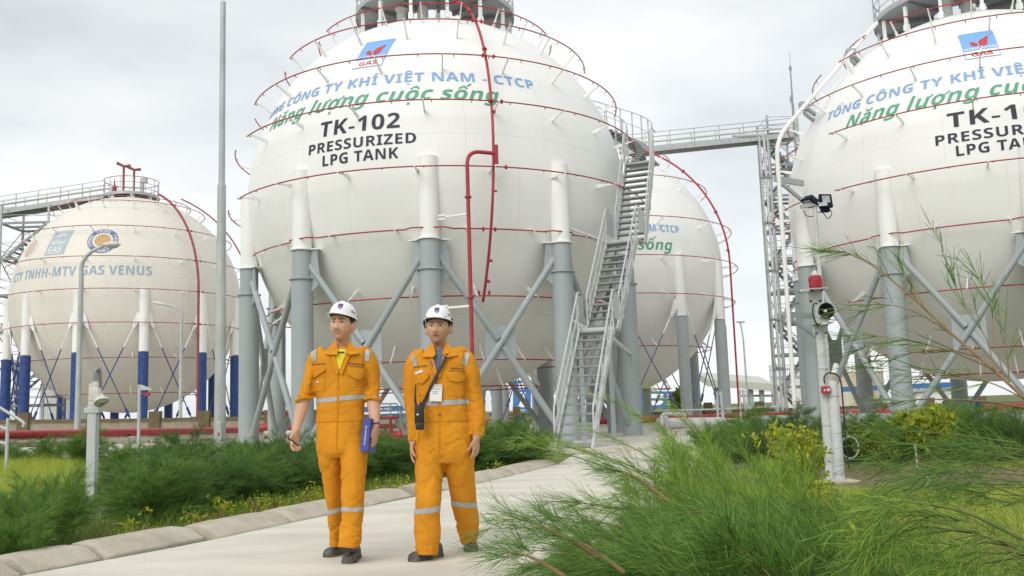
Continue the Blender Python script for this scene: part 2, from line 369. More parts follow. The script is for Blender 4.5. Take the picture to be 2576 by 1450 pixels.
def tank(name, label, c, shellm, ringlist, ncol, az0, sleeve, colr, ztop, zg, greym, brace, bracket_step, ring_m, visible):
    t = thing(name, label, 'gas tank', (c[0], c[1], 0), 'spherical gas tanks')
    sh = MB(); sh.ell((0, 0, 0), (RT,)*3, 128, 72)
    s = link('shell', sh.mesh('shell'), M[shellm], None, True); s.location = (0, 0, c[2]); s.parent = t
    pads = []
    for i in range(ncol):
        az = az0+i*360/ncol; a = math.radians(az); x, y = c[0]+(RT-.05)*math.sin(a), c[1]-(RT-.05)*math.cos(a)
        rs, rg, rl = colr
        col = MB(); col.lathe((x, y, 0), [(rl, -.02), (rl, zg[1]-.02)] if zg[1] else [(rl, -.02), (rl, zg[0]-.02)], 24)
        if zg[1]: col.lathe((x, y, 0), [(rg, zg[1]+.02), (rg, zg[0]-.02)], 24); col.lathe((x, y, zg[1]-.02), [(rl+.06, 0), (rl+.06, .04)], 24)
        o = col.build('column', M[greym], t)
        sl_ = MB(); sl_.lathe((x, y, 0), [(rs, zg[0]+.021), (rs, ztop)], 24)
        if zg[1]:
            sl_.lathe((x, y, zg[0]-.02), [(rs+.07, 0), (rs+.07, .04)], 24)
            n = np.array([math.sin(a), -math.cos(a)]); # gusset collar toward the shell
            for q in (-1, 1):
                tq = np.array([math.cos(a), math.sin(a)])*q
                p = [(x+tq[0]*rs, y+tq[1]*rs), (x+tq[0]*.62-n[0]*.12, y+tq[1]*.62-n[1]*.12), (x-n[0]*.5+tq[0]*.3, y-n[1]*.5+tq[1]*.3)]
                sl_.prism([(u, v, zg[0]-.018) for u, v in p], (0, 0, .036))
        sl_.build('column_sleeve', M[sleeve], o)
    def cp(i, z, r=RT-.05): a = math.radians(az0+i*360/ncol); return np.array([c[0]+r*math.sin(a), c[1]-r*math.cos(a), z])
    for i in range(ncol):
        p, q = cp(i, 0), cp(i+1, 0)
        if brace == 'pipe':
            b = MB(); d = (q-p)/np.linalg.norm(q-p); zt, zb = 5.45, .45
            A0, A1 = p+d*.3+[0, 0, zb], q-d*.25+[0, 0, zt]; B0, B1 = p+d*.25+[0, 0, zt], q-d*.3+[0, 0, zb]
            b.cyl(A0, A1, .1, seg=14)
            mid = (A0+A1)/2; dn = np.array([d[1], -d[0], 0])
            o = b.build('brace', M['grey'], t)
            b2 = MB(); m1 = mid+(B0-mid)*.045; m2 = mid+(B1-mid)*.045; b2.cyl(B0, m1, .1, seg=14); b2.cyl(m2, B1, .1, seg=14); b2.build('brace', M['grey'], t)
            g = MB(); g.box(mid-dn*.03, (.95, .03, .95), math.atan2(d[1], d[0])); g.build('gusset', M['grey'], o)
            for P0, P1, zs in ((p, d, 1), (q, -d, 1)):
                gg = MB(); gg.prism([P0+P1*.27+[0, 0, zg[0]-.05], P0+P1*.5+[0, 0, zg[0]-.05], P0+P1*.62+[0, 0, zt-.55], P0+P1*.27+[0, 0, zt-.85]], np.array([d[1], -d[0], 0])*.03); gg.build('gusset', M['grey'], o)
        else:
            b = []; d = (q-p)/np.linalg.norm(q-p)
            for P0, P1 in ((p+d*.3, q-d*.3), (q-d*.3, p+d*.3)):
                top = P0+[0, 0, brace[0]]; bot = P1+[0, 0, .5]; v = bot-top; k = MB()
                k.cyl(top+v*.1, bot, .032, seg=8); k.cyl(top+v*.8, top+v*.87, .075, seg=8)
                o = k.build('tie_rod', M[brace[1]], t)
                w_ = MB(); dd = v/np.linalg.norm(v); sd = np.cross(dd, (d[1], -d[0], 0)); nn = np.array([d[1], -d[0], 0])
                w_.prism([top-dd*.25+sd*.2, top-dd*.25-sd*.2, top+dd*.6-sd*.06, top+dd*.6+sd*.06], nn*.06); w_.cyl(top+dd*.5, top+v*.26, .036, seg=8); w_.build('clevis', M['white'], o)
    for lat, s_, arcs, bump in ringlist:
        for l0, l1 in arcs:
            pts = []; n = max(8, int((l1-l0)/2.0))
            for lo in np.linspace(l0, l1, n+1):
                ss = s_
                if bump:
                    dd = min(abs((lo-az0-i*360/ncol+180) % 360-180) for i in range(ncol)); ss = s_+(.2 if dd < 4.2 else 0); la = lat+(.55 if dd < 4.2 else 0)
                else: la = lat
                pts.append(sp(c, lo, la, RT+ss))
            rp = MB(); rp.tube(pts, .021, 8)
            for lo in np.arange(l0+1, l1, 9.5):
                a = sp(c, lo, lat, RT+s_+.01); rp.cyl(a, a-(sp(c, lo, lat, 1)-np.asarray(c))*.09-[0, 0, .03], .014, seg=6)
            o = rp.build('spray_ring', M[ring_m], t)
            for lo in np.arange(l0+2, l1, bracket_step):
                if not visible(lo): continue
                bk = MB(); a = sp(c, lo, lat, RT-.05); e = sp(c, lo, lat, RT+s_+.06); up = sp(c, lo, lat, 1)-np.asarray(c)
                bk.beam(a, a+(e-a)*.4, .04, .11, (0, 0, 1)); bk.beam(a+(e-a)*.35, e-(e-a)*.03, .035, .055); bk.build('bracket', M['white'], o, False)
    return t
def ringflange(parent, c, lon, lats, s, m):
    for la in lats:
        for dl in (-1.5, 1.5):
            b = MB(); q = sp(c, lon+dl, la, RT+s); e = sp(c, lon+dl+.4, la, RT+s); b.cyl(q, e, .065, seg=10); b.build('pipe_flange', M[m], parent)
front = lambda lo: -100 < ((lo+180) % 360-180) < 100
sA = .62
arcs = lambda a, b: [(a, b), (b+14, a+346)]
RA = [(54.5, sA, arcs(-58, 72), 0), (42, sA, arcs(-62, 88), 0), (27.2, sA, arcs(-68, 92), 0), (13.7, sA, arcs(-55, 96), 0), (-2.3, sA, arcs(-57, 80), 0), (-16.6, .26, [(-63, 66), (90, 276)], 1), (-32.2, sA, arcs(-60, 70), 0), (-50.9, sA, [(-90, 90), (92, 268)], 0), (-62, sA, [(-90, 90), (92, 268)], 0)]
tA = tank('gas_tank', 'large white spherical tank lettered TK-102 behind the two men', CA, 'shellw', RA, 10, 1.6, 'sleeve', (.285, .295, .325), CA[2]+.15, (5.93, 5.05), 'grey', 'pipe', 18, 'red', front)
RR_ = [(54.5, sA, arcs(-60, 60), 0), (41.5, sA, arcs(-74, 60), 0), (27.2, sA, arcs(-79, 60), 0), (13.7, sA, arcs(-64, 60), 0), (-2.3, sA, arcs(-62, 60), 0), (-16.6, .26, [(-76, 60), (90, 264)], 1), (-32.2, sA, arcs(-70, 70), 0), (-50.9, sA, [(-90, 90), (92, 268)], 0), (-62, sA, [(-90, 90), (92, 268)], 0)]
tR = tank('gas_tank', 'white spherical tank lettered TK-101 cut off by the right edge', CRt, 'shellw', RR_, 10, -86.5, 'sleeve', (.285, .295, .325), CRt[2]+.15, (5.75, 4.87), 'grey', 'pipe', 18, 'red', lambda lo: front(lo) and ((lo+180) % 360-180) < 20 or ((lo+180) % 360-180) < -80)
def full(la, s=.5): return (la, s, [(-180, 179.9)], 0)
tL = tank('gas_tank', 'cream spherical tank lettered GAS VENUS on blue legs at far left', CL, 'shellc', [full(59.9, .4), full(51.9), full(32.3), full(15.7), full(.7), full(-14.2), full(-30.6), full(-51.2)], 12, -.9, 'white', (.25, .27, .275), CL[2]+.15, (4.86, 0), 'blue', (6.75, 'blue'), 22.5, 'oldred', front)
tK = tank('gas_tank', 'white spherical tank half hidden behind the staircase and large tank', CK, 'shellw', [(34.4, .7, [(20, 150)], 0), (55, .7, [(-20, 120)], 0), full(14.2, .8), full(-.7, .8), full(-14.6, .8), full(-36, .6), full(-59.9, .6)], 12, 31.5, 'white', (.25, .27, .275), CK[2]+.15, (5.2, 0), 'grey', (5.75, 'logonavy'), 25, 'red', front)
# lettering on the tanks
def tank_text(t, c, sh1, sh2, tk, tkr):
    lettering(t, c, 'TỔNG CÔNG TY KHÍ VIỆT NAM - CTCP', -65.3+sh1, 33.8+sh1, 23.1, 3.05, M['ltext'], .032)
    lettering(t, c, 'Năng lượng cuộc sống', -54.4+sh1, 21.6+sh1, 17.1, 4.1, M['gtext'], .034, .32)
    lettering(t, c, tk, -28.4+sh2, tkr, 9.35, 4.25, M['dtext'], .04)
    lettering(t, c, 'PRESSURIZED', -31.6+sh2, -1.2+sh2*.6, 5.0, 2.75, M['dtext'], .036)
    lettering(t, c, 'LPG TANK', -26.8+sh2, -5.7+sh2*.8, 1.25, 2.8, M['dtext'], .036)
tank_text(tA, CA, 0, 0, 'TK-102', -5.4); tank_text(tR, CRt, -9.2, -4.2, 'TK-101', -6)
gas_emblem(tA, CA, -16.9, 36.4, .08); gas_emblem(tR, CRt, -22.0, 37.0, -.06)
lettering(tL, CL, 'CTY TNHH-MTV GAS VENUS', -47.5, 32.4, 8.0, 4.55, M['vtext'], .022)
lettering(tK, CK, 'TỔNG CÔNG TY KHÍ VIỆT NAM-CTCP', -42, 33.4, 10.45, 3.2, M['ltext'], .035)
lettering(tK, CK, 'Năng lượng cuộc sống', -48, 28.4, 2.5, 4.5, M['gtext'], .04, .3)
circ = lambda r, n=48, cx=0, cy=0: [(cx+r*math.cos(a), cy+r*math.sin(a)) for a in np.linspace(0, 2*math.pi, n, endpoint=False)]
e = decal(tL, CL, 8.2, 26.3, [circ(7.15)], M['logonavy'], 'emblem', .012)
decal(e, CL, 8.2, 26.3, [circ(4.75)], M['logopale'], 'emblem_disc', .018)
rays = [[(4.5*math.cos(a), 4.5*math.sin(a)), (3.4*math.cos(a+.13), 3.4*math.sin(a+.13)), (3.4*math.cos(a-.13), 3.4*math.sin(a-.13))] for a in np.arange(0, 6.28, .349)]
decal(e, CL, 8.2, 26.3, [circ(3.55)]+rays, M['logoorange'], 'emblem_sun', .024)
for k in range(4): decal_text(e, CL, 8.2, 26.3, 'F PETROL', -3.4, 3.4, -.7, 1.45, M['logowhite'], .024, arc=5.9, rot=k*math.pi/2, bold=.02)
Q = lambda x0, x1, y0, y1: [(x0, y0), (x1, y0), (x1, y1), (x0, y1)]
e = decal(tL, CL, -17, 26.6, [Q(-5.7, 5.7, -7.2, 7.2)], M['logograyblue'], 'emblem', .012, .03)
decal(e, CL, -17, 26.6, [[(0, 3.2), (math.sin(a-.13)*3.0, 3.2+2.9*math.cos(a-.13)*.75), (math.sin(a+.13)*3.0, 3.2+2.9*math.cos(a+.13)*.75)] for a in (-1.35, -.9, -.45, 0, .45, .9, 1.35)]+[Q(-4.5, 3.6, -6.6, -6.2)], M['logopale'], 'emblem_device', .018, .03)
decal_text(e, CL, -17, 26.6, 'Sellan', -3.8, 3.9, -1.6, 2.6, M['logopale'], .018, shear=.03)
decal_text(e, CL, -17, 26.6, 'GAS', -4.4, 3.6, -5.7, 3.0, M['logopale'], .018, shear=.03, bold=.04)
e = decal(tL, CL, -39.8, 25.6, [circ(6.6)], M['logopale'], 'emblem', .012); decal(e, CL, -39.8, 25.6, [circ(5.0)], M['logopink'], 'emblem_disc', .018)
# risers on the tanks
def riser(t, c, lon, lats, s, r, m, tail=None, lon1=None):
    b = MB(); n = len(lats); P = [sp(c, lon+(0 if lon1 is None else (lon1-lon)*i/(n-1)), la, RT+s) for i, la in enumerate(lats)]
    if tail is not None: P += tail
    b.tube(fillet(P, .4) if tail is not None and n < 3 else P, r, 12); return b.build('riser_pipe', M[m], t)
rs = riser(tA, CA, 19.0, np.arange(74, -37, -3), .55, .042, 'red', lon1=16)
ringflange(rs, CA, 18.0, (42, 27.2, 13.7, -2.3), sA, 'red'); ringflange(rs, CA, 16.2, (-16.6, -32.2), .4, 'red')
for la in (66, 49, 30, 11, -8, -24, -29):
    b = MB(); q = sp(CA, 17.3+la*.02, la, RT+.55); e = sp(CA, 17.3+la*.02, la+.4, RT+.55); b.cyl(q, e, .075, seg=14); b.build('pipe_flange', M['red'], rs)
sp0 = sp(CA, 17.6, .9, RT+.55); x10 = sp(CA, 10.6, .9, RT+.72)
b = MB(); b.tube(fillet([sp0, x10, np.array([x10[0], x10[1], .15])], .55, 8), .056, 14); st = b.build('standpipe', M['red'], tA)
b = MB(); b.cyl(sp0-[0, 0, .3], sp0+[0, 0, .25], .062, seg=12); b.build('tee_joint', M['red'], st)
for z in (6.95, 4.1, 2.0):
    b = MB(); b.cyl((x10[0], x10[1], z), (x10[0], x10[1], z+.05), .1, seg=14); b.build('pipe_flange', M['red'], st)
for z in (6.5, 3.9):
    b = MB(); q = sp(CA, 4, 0, RT+.2); b.beam((q[0], q[1], z), (x10[0], x10[1], z), .05, .06); b.beam((q[0], q[1], z), (q[0]*.75+x10[0]*.25, q[1]*.75+x10[1]*.25, z), .05, .16); b.build('pipe_support', M['white'], st, False)
rl = riser(tL, CL, 54, np.arange(66, 0, -4), .5, .07, 'oldred', [sp(CL, 53.3, 0, RT+.5)*[1, 1, 0]+[0, 0, z] for z in (6.5, 4, .2)], 53.3)
ringflange(rl, CL, 54, (51.9, 32.3, 15.7, .7, -14.2), .5, 'oldred')
b = MB(); P = [sp(CL, 100, la, RT+.7) for la in np.arange(66, -25, -4)]; b.tube(P, .045, 10); b.build('riser_pipe', M['oldred'], tL)
P = [sp(CK, 63+.25*(80-la)*.12, la, RT+.55) for la in np.arange(72, -1, -4)]; P += [np.array([P[-1][0], P[-1][1], z]) for z in (6.5, 4, .2)]
b = MB(); b.tube(P, .05, 10); rk = b.build('riser_pipe', M['red'], tK)
for la in (45, 22, 5):
    b = MB(); q = sp(CK, 64, la, RT+.55); b.cyl(q, sp(CK, 64, la+.5, RT+.55), .1, seg=10); b.build('pipe_flange', M['red'], rk)
# top platforms
def platform(t, c, r, z, m_rail, posts=20, legs=12, pipes=(), railh=1.1, beams=True, hole=.95, m_deck='deck'):
    d = MB(); a = np.linspace(0, 2*math.pi, 65)
    d.lathe((c[0], c[1], z), [(hole, 0), (r, 0), (r, .03), (hole, .03), (hole, 0)], 64, caps=False); o = d.build('platform_deck', M[m_deck], t)
    e_ = MB(); e_.lathe((c[0], c[1], z-.1), [(r+.004, .04), (r+.03, .04), (r+.03, .22), (r+.004, .22), (r+.004, .04)], 64, caps=False); e_.build('kick_plate', M['galv'], o)
    if beams:
        for k in range(10):
            q = 2*math.pi*(k+.3)/10; b = MB(); b.beam((c[0]+hole*math.sin(q), c[1]-hole*math.cos(q), z-.07), (c[0]+(r-.02)*math.sin(q), c[1]-(r-.02)*math.cos(q), z-.07), .1, .13); b.build('deck_beam', M['galvd'], o, False)
    for k in range(legs):
        q = 2*math.pi*(k+.5)/legs; rr = r-.12; zb = c[2]+math.sqrt(max(RT*RT-rr*rr, 0)); b = MB(); x, y = c[0]+rr*math.sin(q), c[1]-rr*math.cos(q)
        if zb < z-.15: b.box((x, y, (zb+z-.16)/2-.02), (.1, .1, z-.12-zb), q); b.box((x, y, zb+.12), (.16, .16, .22), q); b.build('platform_leg', M['white'], o, False)
    rl_ = MB()
    for h in (railh, railh*.66, railh*.33): rl_.tube([(c[0]+r*math.sin(q), c[1]-r*math.cos(q), z+h) for q in a[:-1]], .022 if h == railh else .015, 6, closed=True)
    ro = rl_.build('guard_rail', M[m_rail], t)
    for k in range(posts):
        q = 2*math.pi*k/posts; b = MB(); x, y = c[0]+r*math.sin(q), c[1]-r*math.cos(q); b.cyl((x, y, z+.03), (x, y, z+railh), .022, seg=6); b.build('rail_post', M['galv'], ro)
    return o
plA = platform(tA, CA, 2.88, 15.33, 'galv', 20, 14)
plR = platform(tR, CRt, 3.0, 15.15, 'galv', 20, 14)
for t_, c_ in ((tA, CA), (tR, CRt)):
    for dx, dy, r_, h_ in ((-1.1, -1.3, .17, .62), (-.35, -1.2, .2, .75), (.15, -.7, .09, .7), (.7, .4, .2, .6)):
        b = MB(); zb = c_[2]+math.sqrt(RT*RT-dx*dx-dy*dy)-.05; b.cyl((c_[0]+dx, c_[1]+dy, zb), (c_[0]+dx, c_[1]+dy, zb+h_), r_, seg=16); b.cyl((c_[0]+dx, c_[1]+dy, zb+h_), (c_[0]+dx, c_[1]+dy, zb+h_+.06), r_+.06, seg=16); b.build('nozzle', M['white'], t_)
plL = platform(tL, CL, 1.62, 14.95, 'oldred', 14, 8, railh=1.05, beams=False, hole=.5, m_deck='galv')
for dx, top in ((-.35, 16.95), (.3, 16.7)):
    b = MB(); x, y = CL[0]+dx, CL[1]-.4; b.tube(fillet([(x+.2, y, 14.9), (x, y, 15.1), (x, y, top)], .15), .07, 10); b.tube([(x-.42, y, top+.2), (x, y, top-.02), (x+.4, y, top+.0)], [.1, .08, .1], 10); b.build('vent_stack', M['oldred'], tL)
b = MB(); b.cyl((CL[0]-.85, CL[1]-.5, 15), (CL[0]-.85, CL[1]-.5, 15.6), .13, seg=12); b.cyl((CL[0]-.85, CL[1]-.5, 15.6), (CL[0]-.88, CL[1]-.5, 16.1), .06, .02, seg=12); b.build('relief_valve', M['oldred'], tL)
b = MB(); b.box((CL[0]+.85, CL[1]-.5, 15.55), (.2, .2, 1.0)); b.box((CL[0]+.98, CL[1]-.5, 15.95), (.35, .25, .3)); b.build('relief_valve', M['galv'], tL, False)
# white vent pipe descending beside TK-101
b = MB(); P = [at(2206, 58, 33.0), at(1952, 350, 31.6), at(1993, 1046, 31.4)]; P[2] = np.array([P[1][0], P[1][1], .3])
b.tube(fillet(P, .7), .075, 14); vp = b.build('down_pipe', M['white'], tR)
for px_, py_, qx, qy in ((2140, 135, 2178, 172), (2022, 268, 2050, 288)):
    b = MB(); p0 = at(px_, py_, 32.7); q0 = at(qx, qy, 33.6); b.beam(p0, q0, .12, .12); b.beam(p0+[.0, 0, -.25], q0+[0, 0, -.3], .1, .1); b.box(p0, (.3, .25, .3)); b.build('pipe_bracket', M['grey'], vp, False)
for z in (8.6, 3.9):
    b = MB(); b.beam((P[1][0]-.15, P[1][1], z), (CRt[0]-6.72, P[1][1]+.9, z), .1, .2); b.beam((P[1][0], P[1][1], z-.1), (CRt[0]-6.7, P[1][1]+.9, z-.7), .08, .12); b.build('pipe_bracket', M['grey'], vp, False)
# ------------------------------------------------------------------ ground, road, kerb
g = MB(); xs = np.concatenate([[-600, -120, -40], np.arange(-20, 21, 1.0), [40, 120, 600]]); ys = np.concatenate([[-30, -8], np.arange(0, 40, 1.0), [60, 120, 300, 1500]])
V = []; 
for y in ys:
    for x in xs: V.append((x, y, -.03+.02*noise.noise((x*.35, y*.35, 0)) if abs(x) < 20 and y < 40 else -.03))
nx = len(xs); g.add(V, [(j*nx+i, j*nx+i+1, (j+1)*nx+i+1, (j+1)*nx+i) for j in range(len(ys)-1) for i in range(nx-1)])
kind(g.build('ground', M['turf']), 'structure')
kl = [gnd(*q)[:2] for q in ((60, 1449), (528, 1360), (917, 1277), (1207, 1216), (1402, 1169))]
kl = [kl[0]+(kl[0]-kl[1])*2.8]+kl
kline = smoothline([np.array([a, b, 0]) for a, b in kl], 10)
road = MB(); lp = [q+[.015, .005, 0] for q in kline]+[np.array([1.35, 21.5, 0])]
rp_ = [np.array([x, y, 0]) for x, y in ((-1.2, 1.0), (.55, 4.6), (1.3, 7.5), (1.9, 10.5), (2.5, 14), (3.3, 17.5), (4.0, 20.5), (4.2, 21.5))]
poly = lp+rp_[::-1]
bmr = bmesh.new(); bmr.faces.new([bmr.verts.new(p) for p in poly]); me = bpy.data.meshes.new('path'); bmr.to_mesh(me); bmr.free(); fine(me, .6, 8)
for v in me.vertices: v.co.z = .004+.004*noise.noise((v.co.x*.8, v.co.y*.8, 3))
# road concrete: broad stains and a few cross joints
mr_ = M['conc']; kind(link('path', me, mr_, None, True), 'structure')
pad = MB(); pad.box((.9, 25.5, .01), (11.5, 7.6, .1), 0); pad.prism([(-34, 29.3, .0), (40, 29.3, .0), (40, 75, .0), (-34, 75, .0)], (0, 0, .05)); kind(pad.build('tank_yard_pavement', M['conc'], None, False), 'structure')
dirt = MB(); c = gnd(2235, 1198); dirt.lathe((c[0]+.1, c[1]+.3, -.03), [(0, .05), (1.4, .04), (2.2, .0)], 28, caps=False)
me = dirt.mesh('bare_ground')
for v in me.vertices: v.co.x = c[0]+(v.co.x-c[0])*1.1; v.co.y += .5*noise.noise(v.co*.8); v.co.z += .025*noise.noise(v.co*3)
kind(link('bare_ground', me, M['soil'], None, True), 'structure')
# kerb stones: sloped blocks, each one an object
def kerb_stone(p0, p1, label):
    d = (p1-p0); l = np.linalg.norm(d); d = d/l; n = np.array([-d[1], d[0], 0])   # n points away from the road
    prof = [(0, .0), (.004, .03), (.13, .125), (.15, .14), (.19, .152), (.36, .156), (.385, .14), (.39, -.03), (0, -.03)]
    V = []; ts = np.linspace(0, 1, 9)
    for i, t in enumerate(ts):
        sc = 1-.07*(abs(t-.5)*2)**8
        for a, z in prof: 
            p = p0+d*l*t+n*a; k = noise.noise(Vector(p)*6)*.004
            V.append(p+[0, 0, (z*.72*sc+k) if z > 0 else z])
    m_ = len(prof); f = [(i*m_+k, i*m_+(k+1) % m_, (i+1)*m_+(k+1) % m_, (i+1)*m_+k) for i in range(8) for k in range(m_)]+[tuple(range(m_-1, -1, -1)), tuple(8*m_+k for k in range(m_))]
    b = MB(); b.add(V, f); o = b.build('kerb_stone', M['kerb'], None, True, .012, True); tag(o, label, 'kerb stone', 'sloped kerb stones along the path')
stops = [(-260, 1530), (62, 1449), (262, 1409), (520, 1357), (548, 1357), (735, 1317), (905, 1279), (932, 1274), (1040, 1250), (1068, 1246), (1200, 1218), (1294, 1197), (1304, 1195), (1402, 1169)]
kl_lab = ['sloped kerb stone at the lower left corner of the picture', 'long kerb stone right beside the lower left corner', 'rounded kerb stone just left of the wide gap', None,
          'kerb stone right of the wide gap, left of the smiling man', 'kerb stone ending behind the smiling man', None, 'kerb stone between the legs of the two men', None, 'kerb stone seen between the second man\'s legs',
          'pale kerb stone just right of the second man', None, 'last kerb stone at the far end of the path']
for i in range(len(stops)-1):
    if kl_lab[i] is None: continue
    a, b_ = gnd(*stops[i]), gnd(*stops[i+1]); g_ = (b_-a)/np.linalg.norm(b_-a)*.028; kerb_stone(a+g_, b_-g_, kl_lab[i])
a, b_ = gnd(1500, 1146), gnd(1590, 1138); kerb_stone(a, b_, 'short kerb stone at the foot of the steel staircase')
# ------------------------------------------------------------------ staircase on TK-102
def rail(parent, pts, h=1.05, step=1.1, r=.022, mids=(.55,), m='galv', up=(0, 0, 1), post='post', name='handrail', ends=True):
    P = np.asarray(pts, float); b = MB(); U = np.array([0, 0, 1.])
    b.tube(P+U*h, r, 8)
    for k in mids: b.tube(P+U*k, r*.7, 6)
    o = b.build(name, M[m], parent)
    s = np.concatenate([[0], np.cumsum(np.linalg.norm(np.diff(P, axis=0), axis=1))]); n = max(1, int(round(s[-1]/step)))
    for t in np.linspace(0, s[-1], n+1):
        p = np.array([np.interp(t, s, P[:, i]) for i in range(3)]); q = MB(); q.beam(p, p+U*h, .045, .045); q.build(post, M[m], o, False)
    return o
st = thing('staircase', 'light grey steel staircase climbing the side of the TK-102 tank', 'staircase', (1.33, 22.4, 0))
W2 = .45
L0, L1, L2, L3 = np.array([1.33, 22.45, 0]), np.array([2.23, 25.2, 3.1]), np.array([3.32, 27.6, 5.9]), np.array([4.27, 29.75, 8.85])
def flight(a, b_, n):
    h = (b_-a)*[1, 1, 0]; h /= np.linalg.norm(h); sd = np.array([h[1], -h[0], 0])
    for s_ in (-1, 1):
        k = MB(); k.beam(a+sd*s_*W2-[0, 0, .03], b_+sd*s_*W2-[0, 0, .03], .05, .2); k.build('stringer', M['pvc'], st, False)
        rl_ = MB(); P0 = a+sd*s_*(W2+.03)+h*.1; P1 = b_+sd*s_*(W2+.03)
        rl_.tube(fillet([P0+[0, 0, .05], P0+[0, 0, 1.0], P1+[0, 0, 1.02], P1+h*.3+[0, 0, 1.02]], .1), .024, 8); rl_.tube([P0+[0, 0, .5], P1+[0, 0, .52]], .018, 6)
        o = rl_.build('handrail', M['pvc'], st)
        for t in np.linspace(.15, .97, 4): q = MB(); p = P0+(P1-P0)*t; q.beam(p-[0, 0, .1], p+[0, 0, 1.0], .05, .05); q.build('post', M['pvc'], o, False)
    for i in range(n):
        t = (i+.6)/n; p = a+(b_-a)*t; k = MB(); k.box(p, (2*W2-.05, .29, .05), math.atan2(sd[1], sd[0])); k.box(p-h*.12+[0, 0, -.005], (2*W2-.06, .02, .05), math.atan2(sd[1], sd[0])); k.build('tread', M['galvd'], st, False)
    return h, sd
def landing(p, h, sd, l=.75):
    k = MB(); k.box(p+h*l/2-[0, 0, .02], (2*W2+.1, l, .05), math.atan2(sd[1], sd[0])); k.build('landing', M['galv'], st, False)
    k = MB(); k.box(p+[0, 0, -.08], (2*W2+.12, .04, .22), math.atan2(sd[1], sd[0])); k.build('landing_edge', M['pvc'], st, False)
    for s_ in (-1, 1):
        r_ = MB(); q = p+sd*s_*(W2+.05); r_.box(q+h*l/2+[0, 0, .6], (.012, l*.8, .7), math.atan2(sd[1], sd[0])); r_.build('side_plate', M['pvc'], st, False)
for a, b_, n in ((L0, L1, 13), (L1, L2, 13), (L2, L3, 14)):
    h, sd = flight(a+([0, 0, 0] if a is L0 else h*.75), b_, n)
    if b_ is not L3: landing(b_, h, sd)
# curved top flight round the sphere
az0 = math.degrees(math.atan2(L3[0]-CA[0], -(L3[1]-CA[1]))); r0 = math.hypot(L3[0]-CA[0], L3[1]-CA[1])
k = MB(); k.box(L3+h*.3-[0, 0, .02], (2*W2+.1, .7, .05), math.atan2(sd[1], sd[0])); k.build('landing', M['galv'], st, False)
cv = []
for i, az in enumerate(np.linspace(az0+4, az0+80, 30)):
    a = math.radians(az); z = L3[2]+.1+i*.165; rr = max(math.sqrt(max(RT*RT-(z-CA[2])**2, .1))+.62, 1); rr = min(r0+.05, rr+.15)
    cv.append((az, rr, z)); q = MB(); q.box((CA[0]+rr*math.sin(a), CA[1]-rr*math.cos(a), z), (.84, .26, .04), a); q.build('tread', M['galvd'], st, False)
for s_ in (-.43, .43):
    P = [np.array([CA[0]+(r+s_)*math.sin(math.radians(az)), CA[1]-(r+s_)*math.cos(math.radians(az)), z]) for az, r, z in cv]
    q = MB(); 
    for i in range(len(P)-1): q.beam(P[i]-[0, 0, .05], P[i+1]-[0, 0, .05], .03, .2)
    q.build('stringer', M['pvc'], st, False); rail(st, P, 1.05, .9, .024, m='pvc')
for z, x, y in ((3.0, L1[0]+.3, L1[1]+.4), (5.8, L2[0]+.3, L2[1]+.4)):
    q = MB(); a = np.array([CA[0]+RT*math.sin(rad(73.6)), CA[1]-RT*math.cos(rad(73.6)), z-.3]); q.beam((x, y, z), a, .1, .1); q.beam((x-.3, y+.2, z), (CA[0]+RT*math.sin(rad(37.6))+.2, CA[1]-RT*math.cos(rad(37.6)), z+.6), .07, .07); q.build('support_arm', M['pvc'], st, False)
for s_ in (-1, 1):
    q = MB(); q.beam(L1+[s_*.4, .6, -3.1], L1+[s_*.4, .6, -.05], .12, .12); q.build('support_post', M['grey'], st, False)
# ------------------------------------------------------------------ footbridges
def bridge(name, label, p0, p1, wd, m, step, girder=.27, h=1.05):
    t = thing(name, label, 'footbridge', (p0+p1)/2, 'high footbridges'); d = (p1-p0)*[1, 1, 0]; d /= np.linalg.norm(d); n = np.array([d[1], -d[0], 0])
    k = MB(); k.beam(p0, p1, wd, .06); k.build('walkway_deck', M['galvd'], t, False)
    for s_ in (-1, 1):
        k = MB(); o_ = n*s_*wd/2; k.beam(p0+o_-[0, 0, girder/2], p1+o_-[0, 0, girder/2], .1, girder); k.build('girder', M['galv'], t, False)
        rail(t, [p0+o_, p1+o_], h, step, .022, (h*.36, h*.68), 'galv')
    k = MB(); k.tube([p0+n*(wd/2+.12)+[0, 0, .28], p1+n*(wd/2+.12)+[0, 0, .28]], .06, 8); k.build('side_pipe', M['cream2'], t)
    return t
bridge('footbridge', 'long footbridge running from the staircase top to the right tower', at(1560, 384, 52), at(1990, 340, 52), .9, 'galv', 1.45, .26, .85)
bridge('footbridge', 'footbridge reaching the cream tank top from the left tower', at(-60, 544, 57.5), at(272, 493, 57.6), 1.1, 'galv', 1.3, .28, .85)
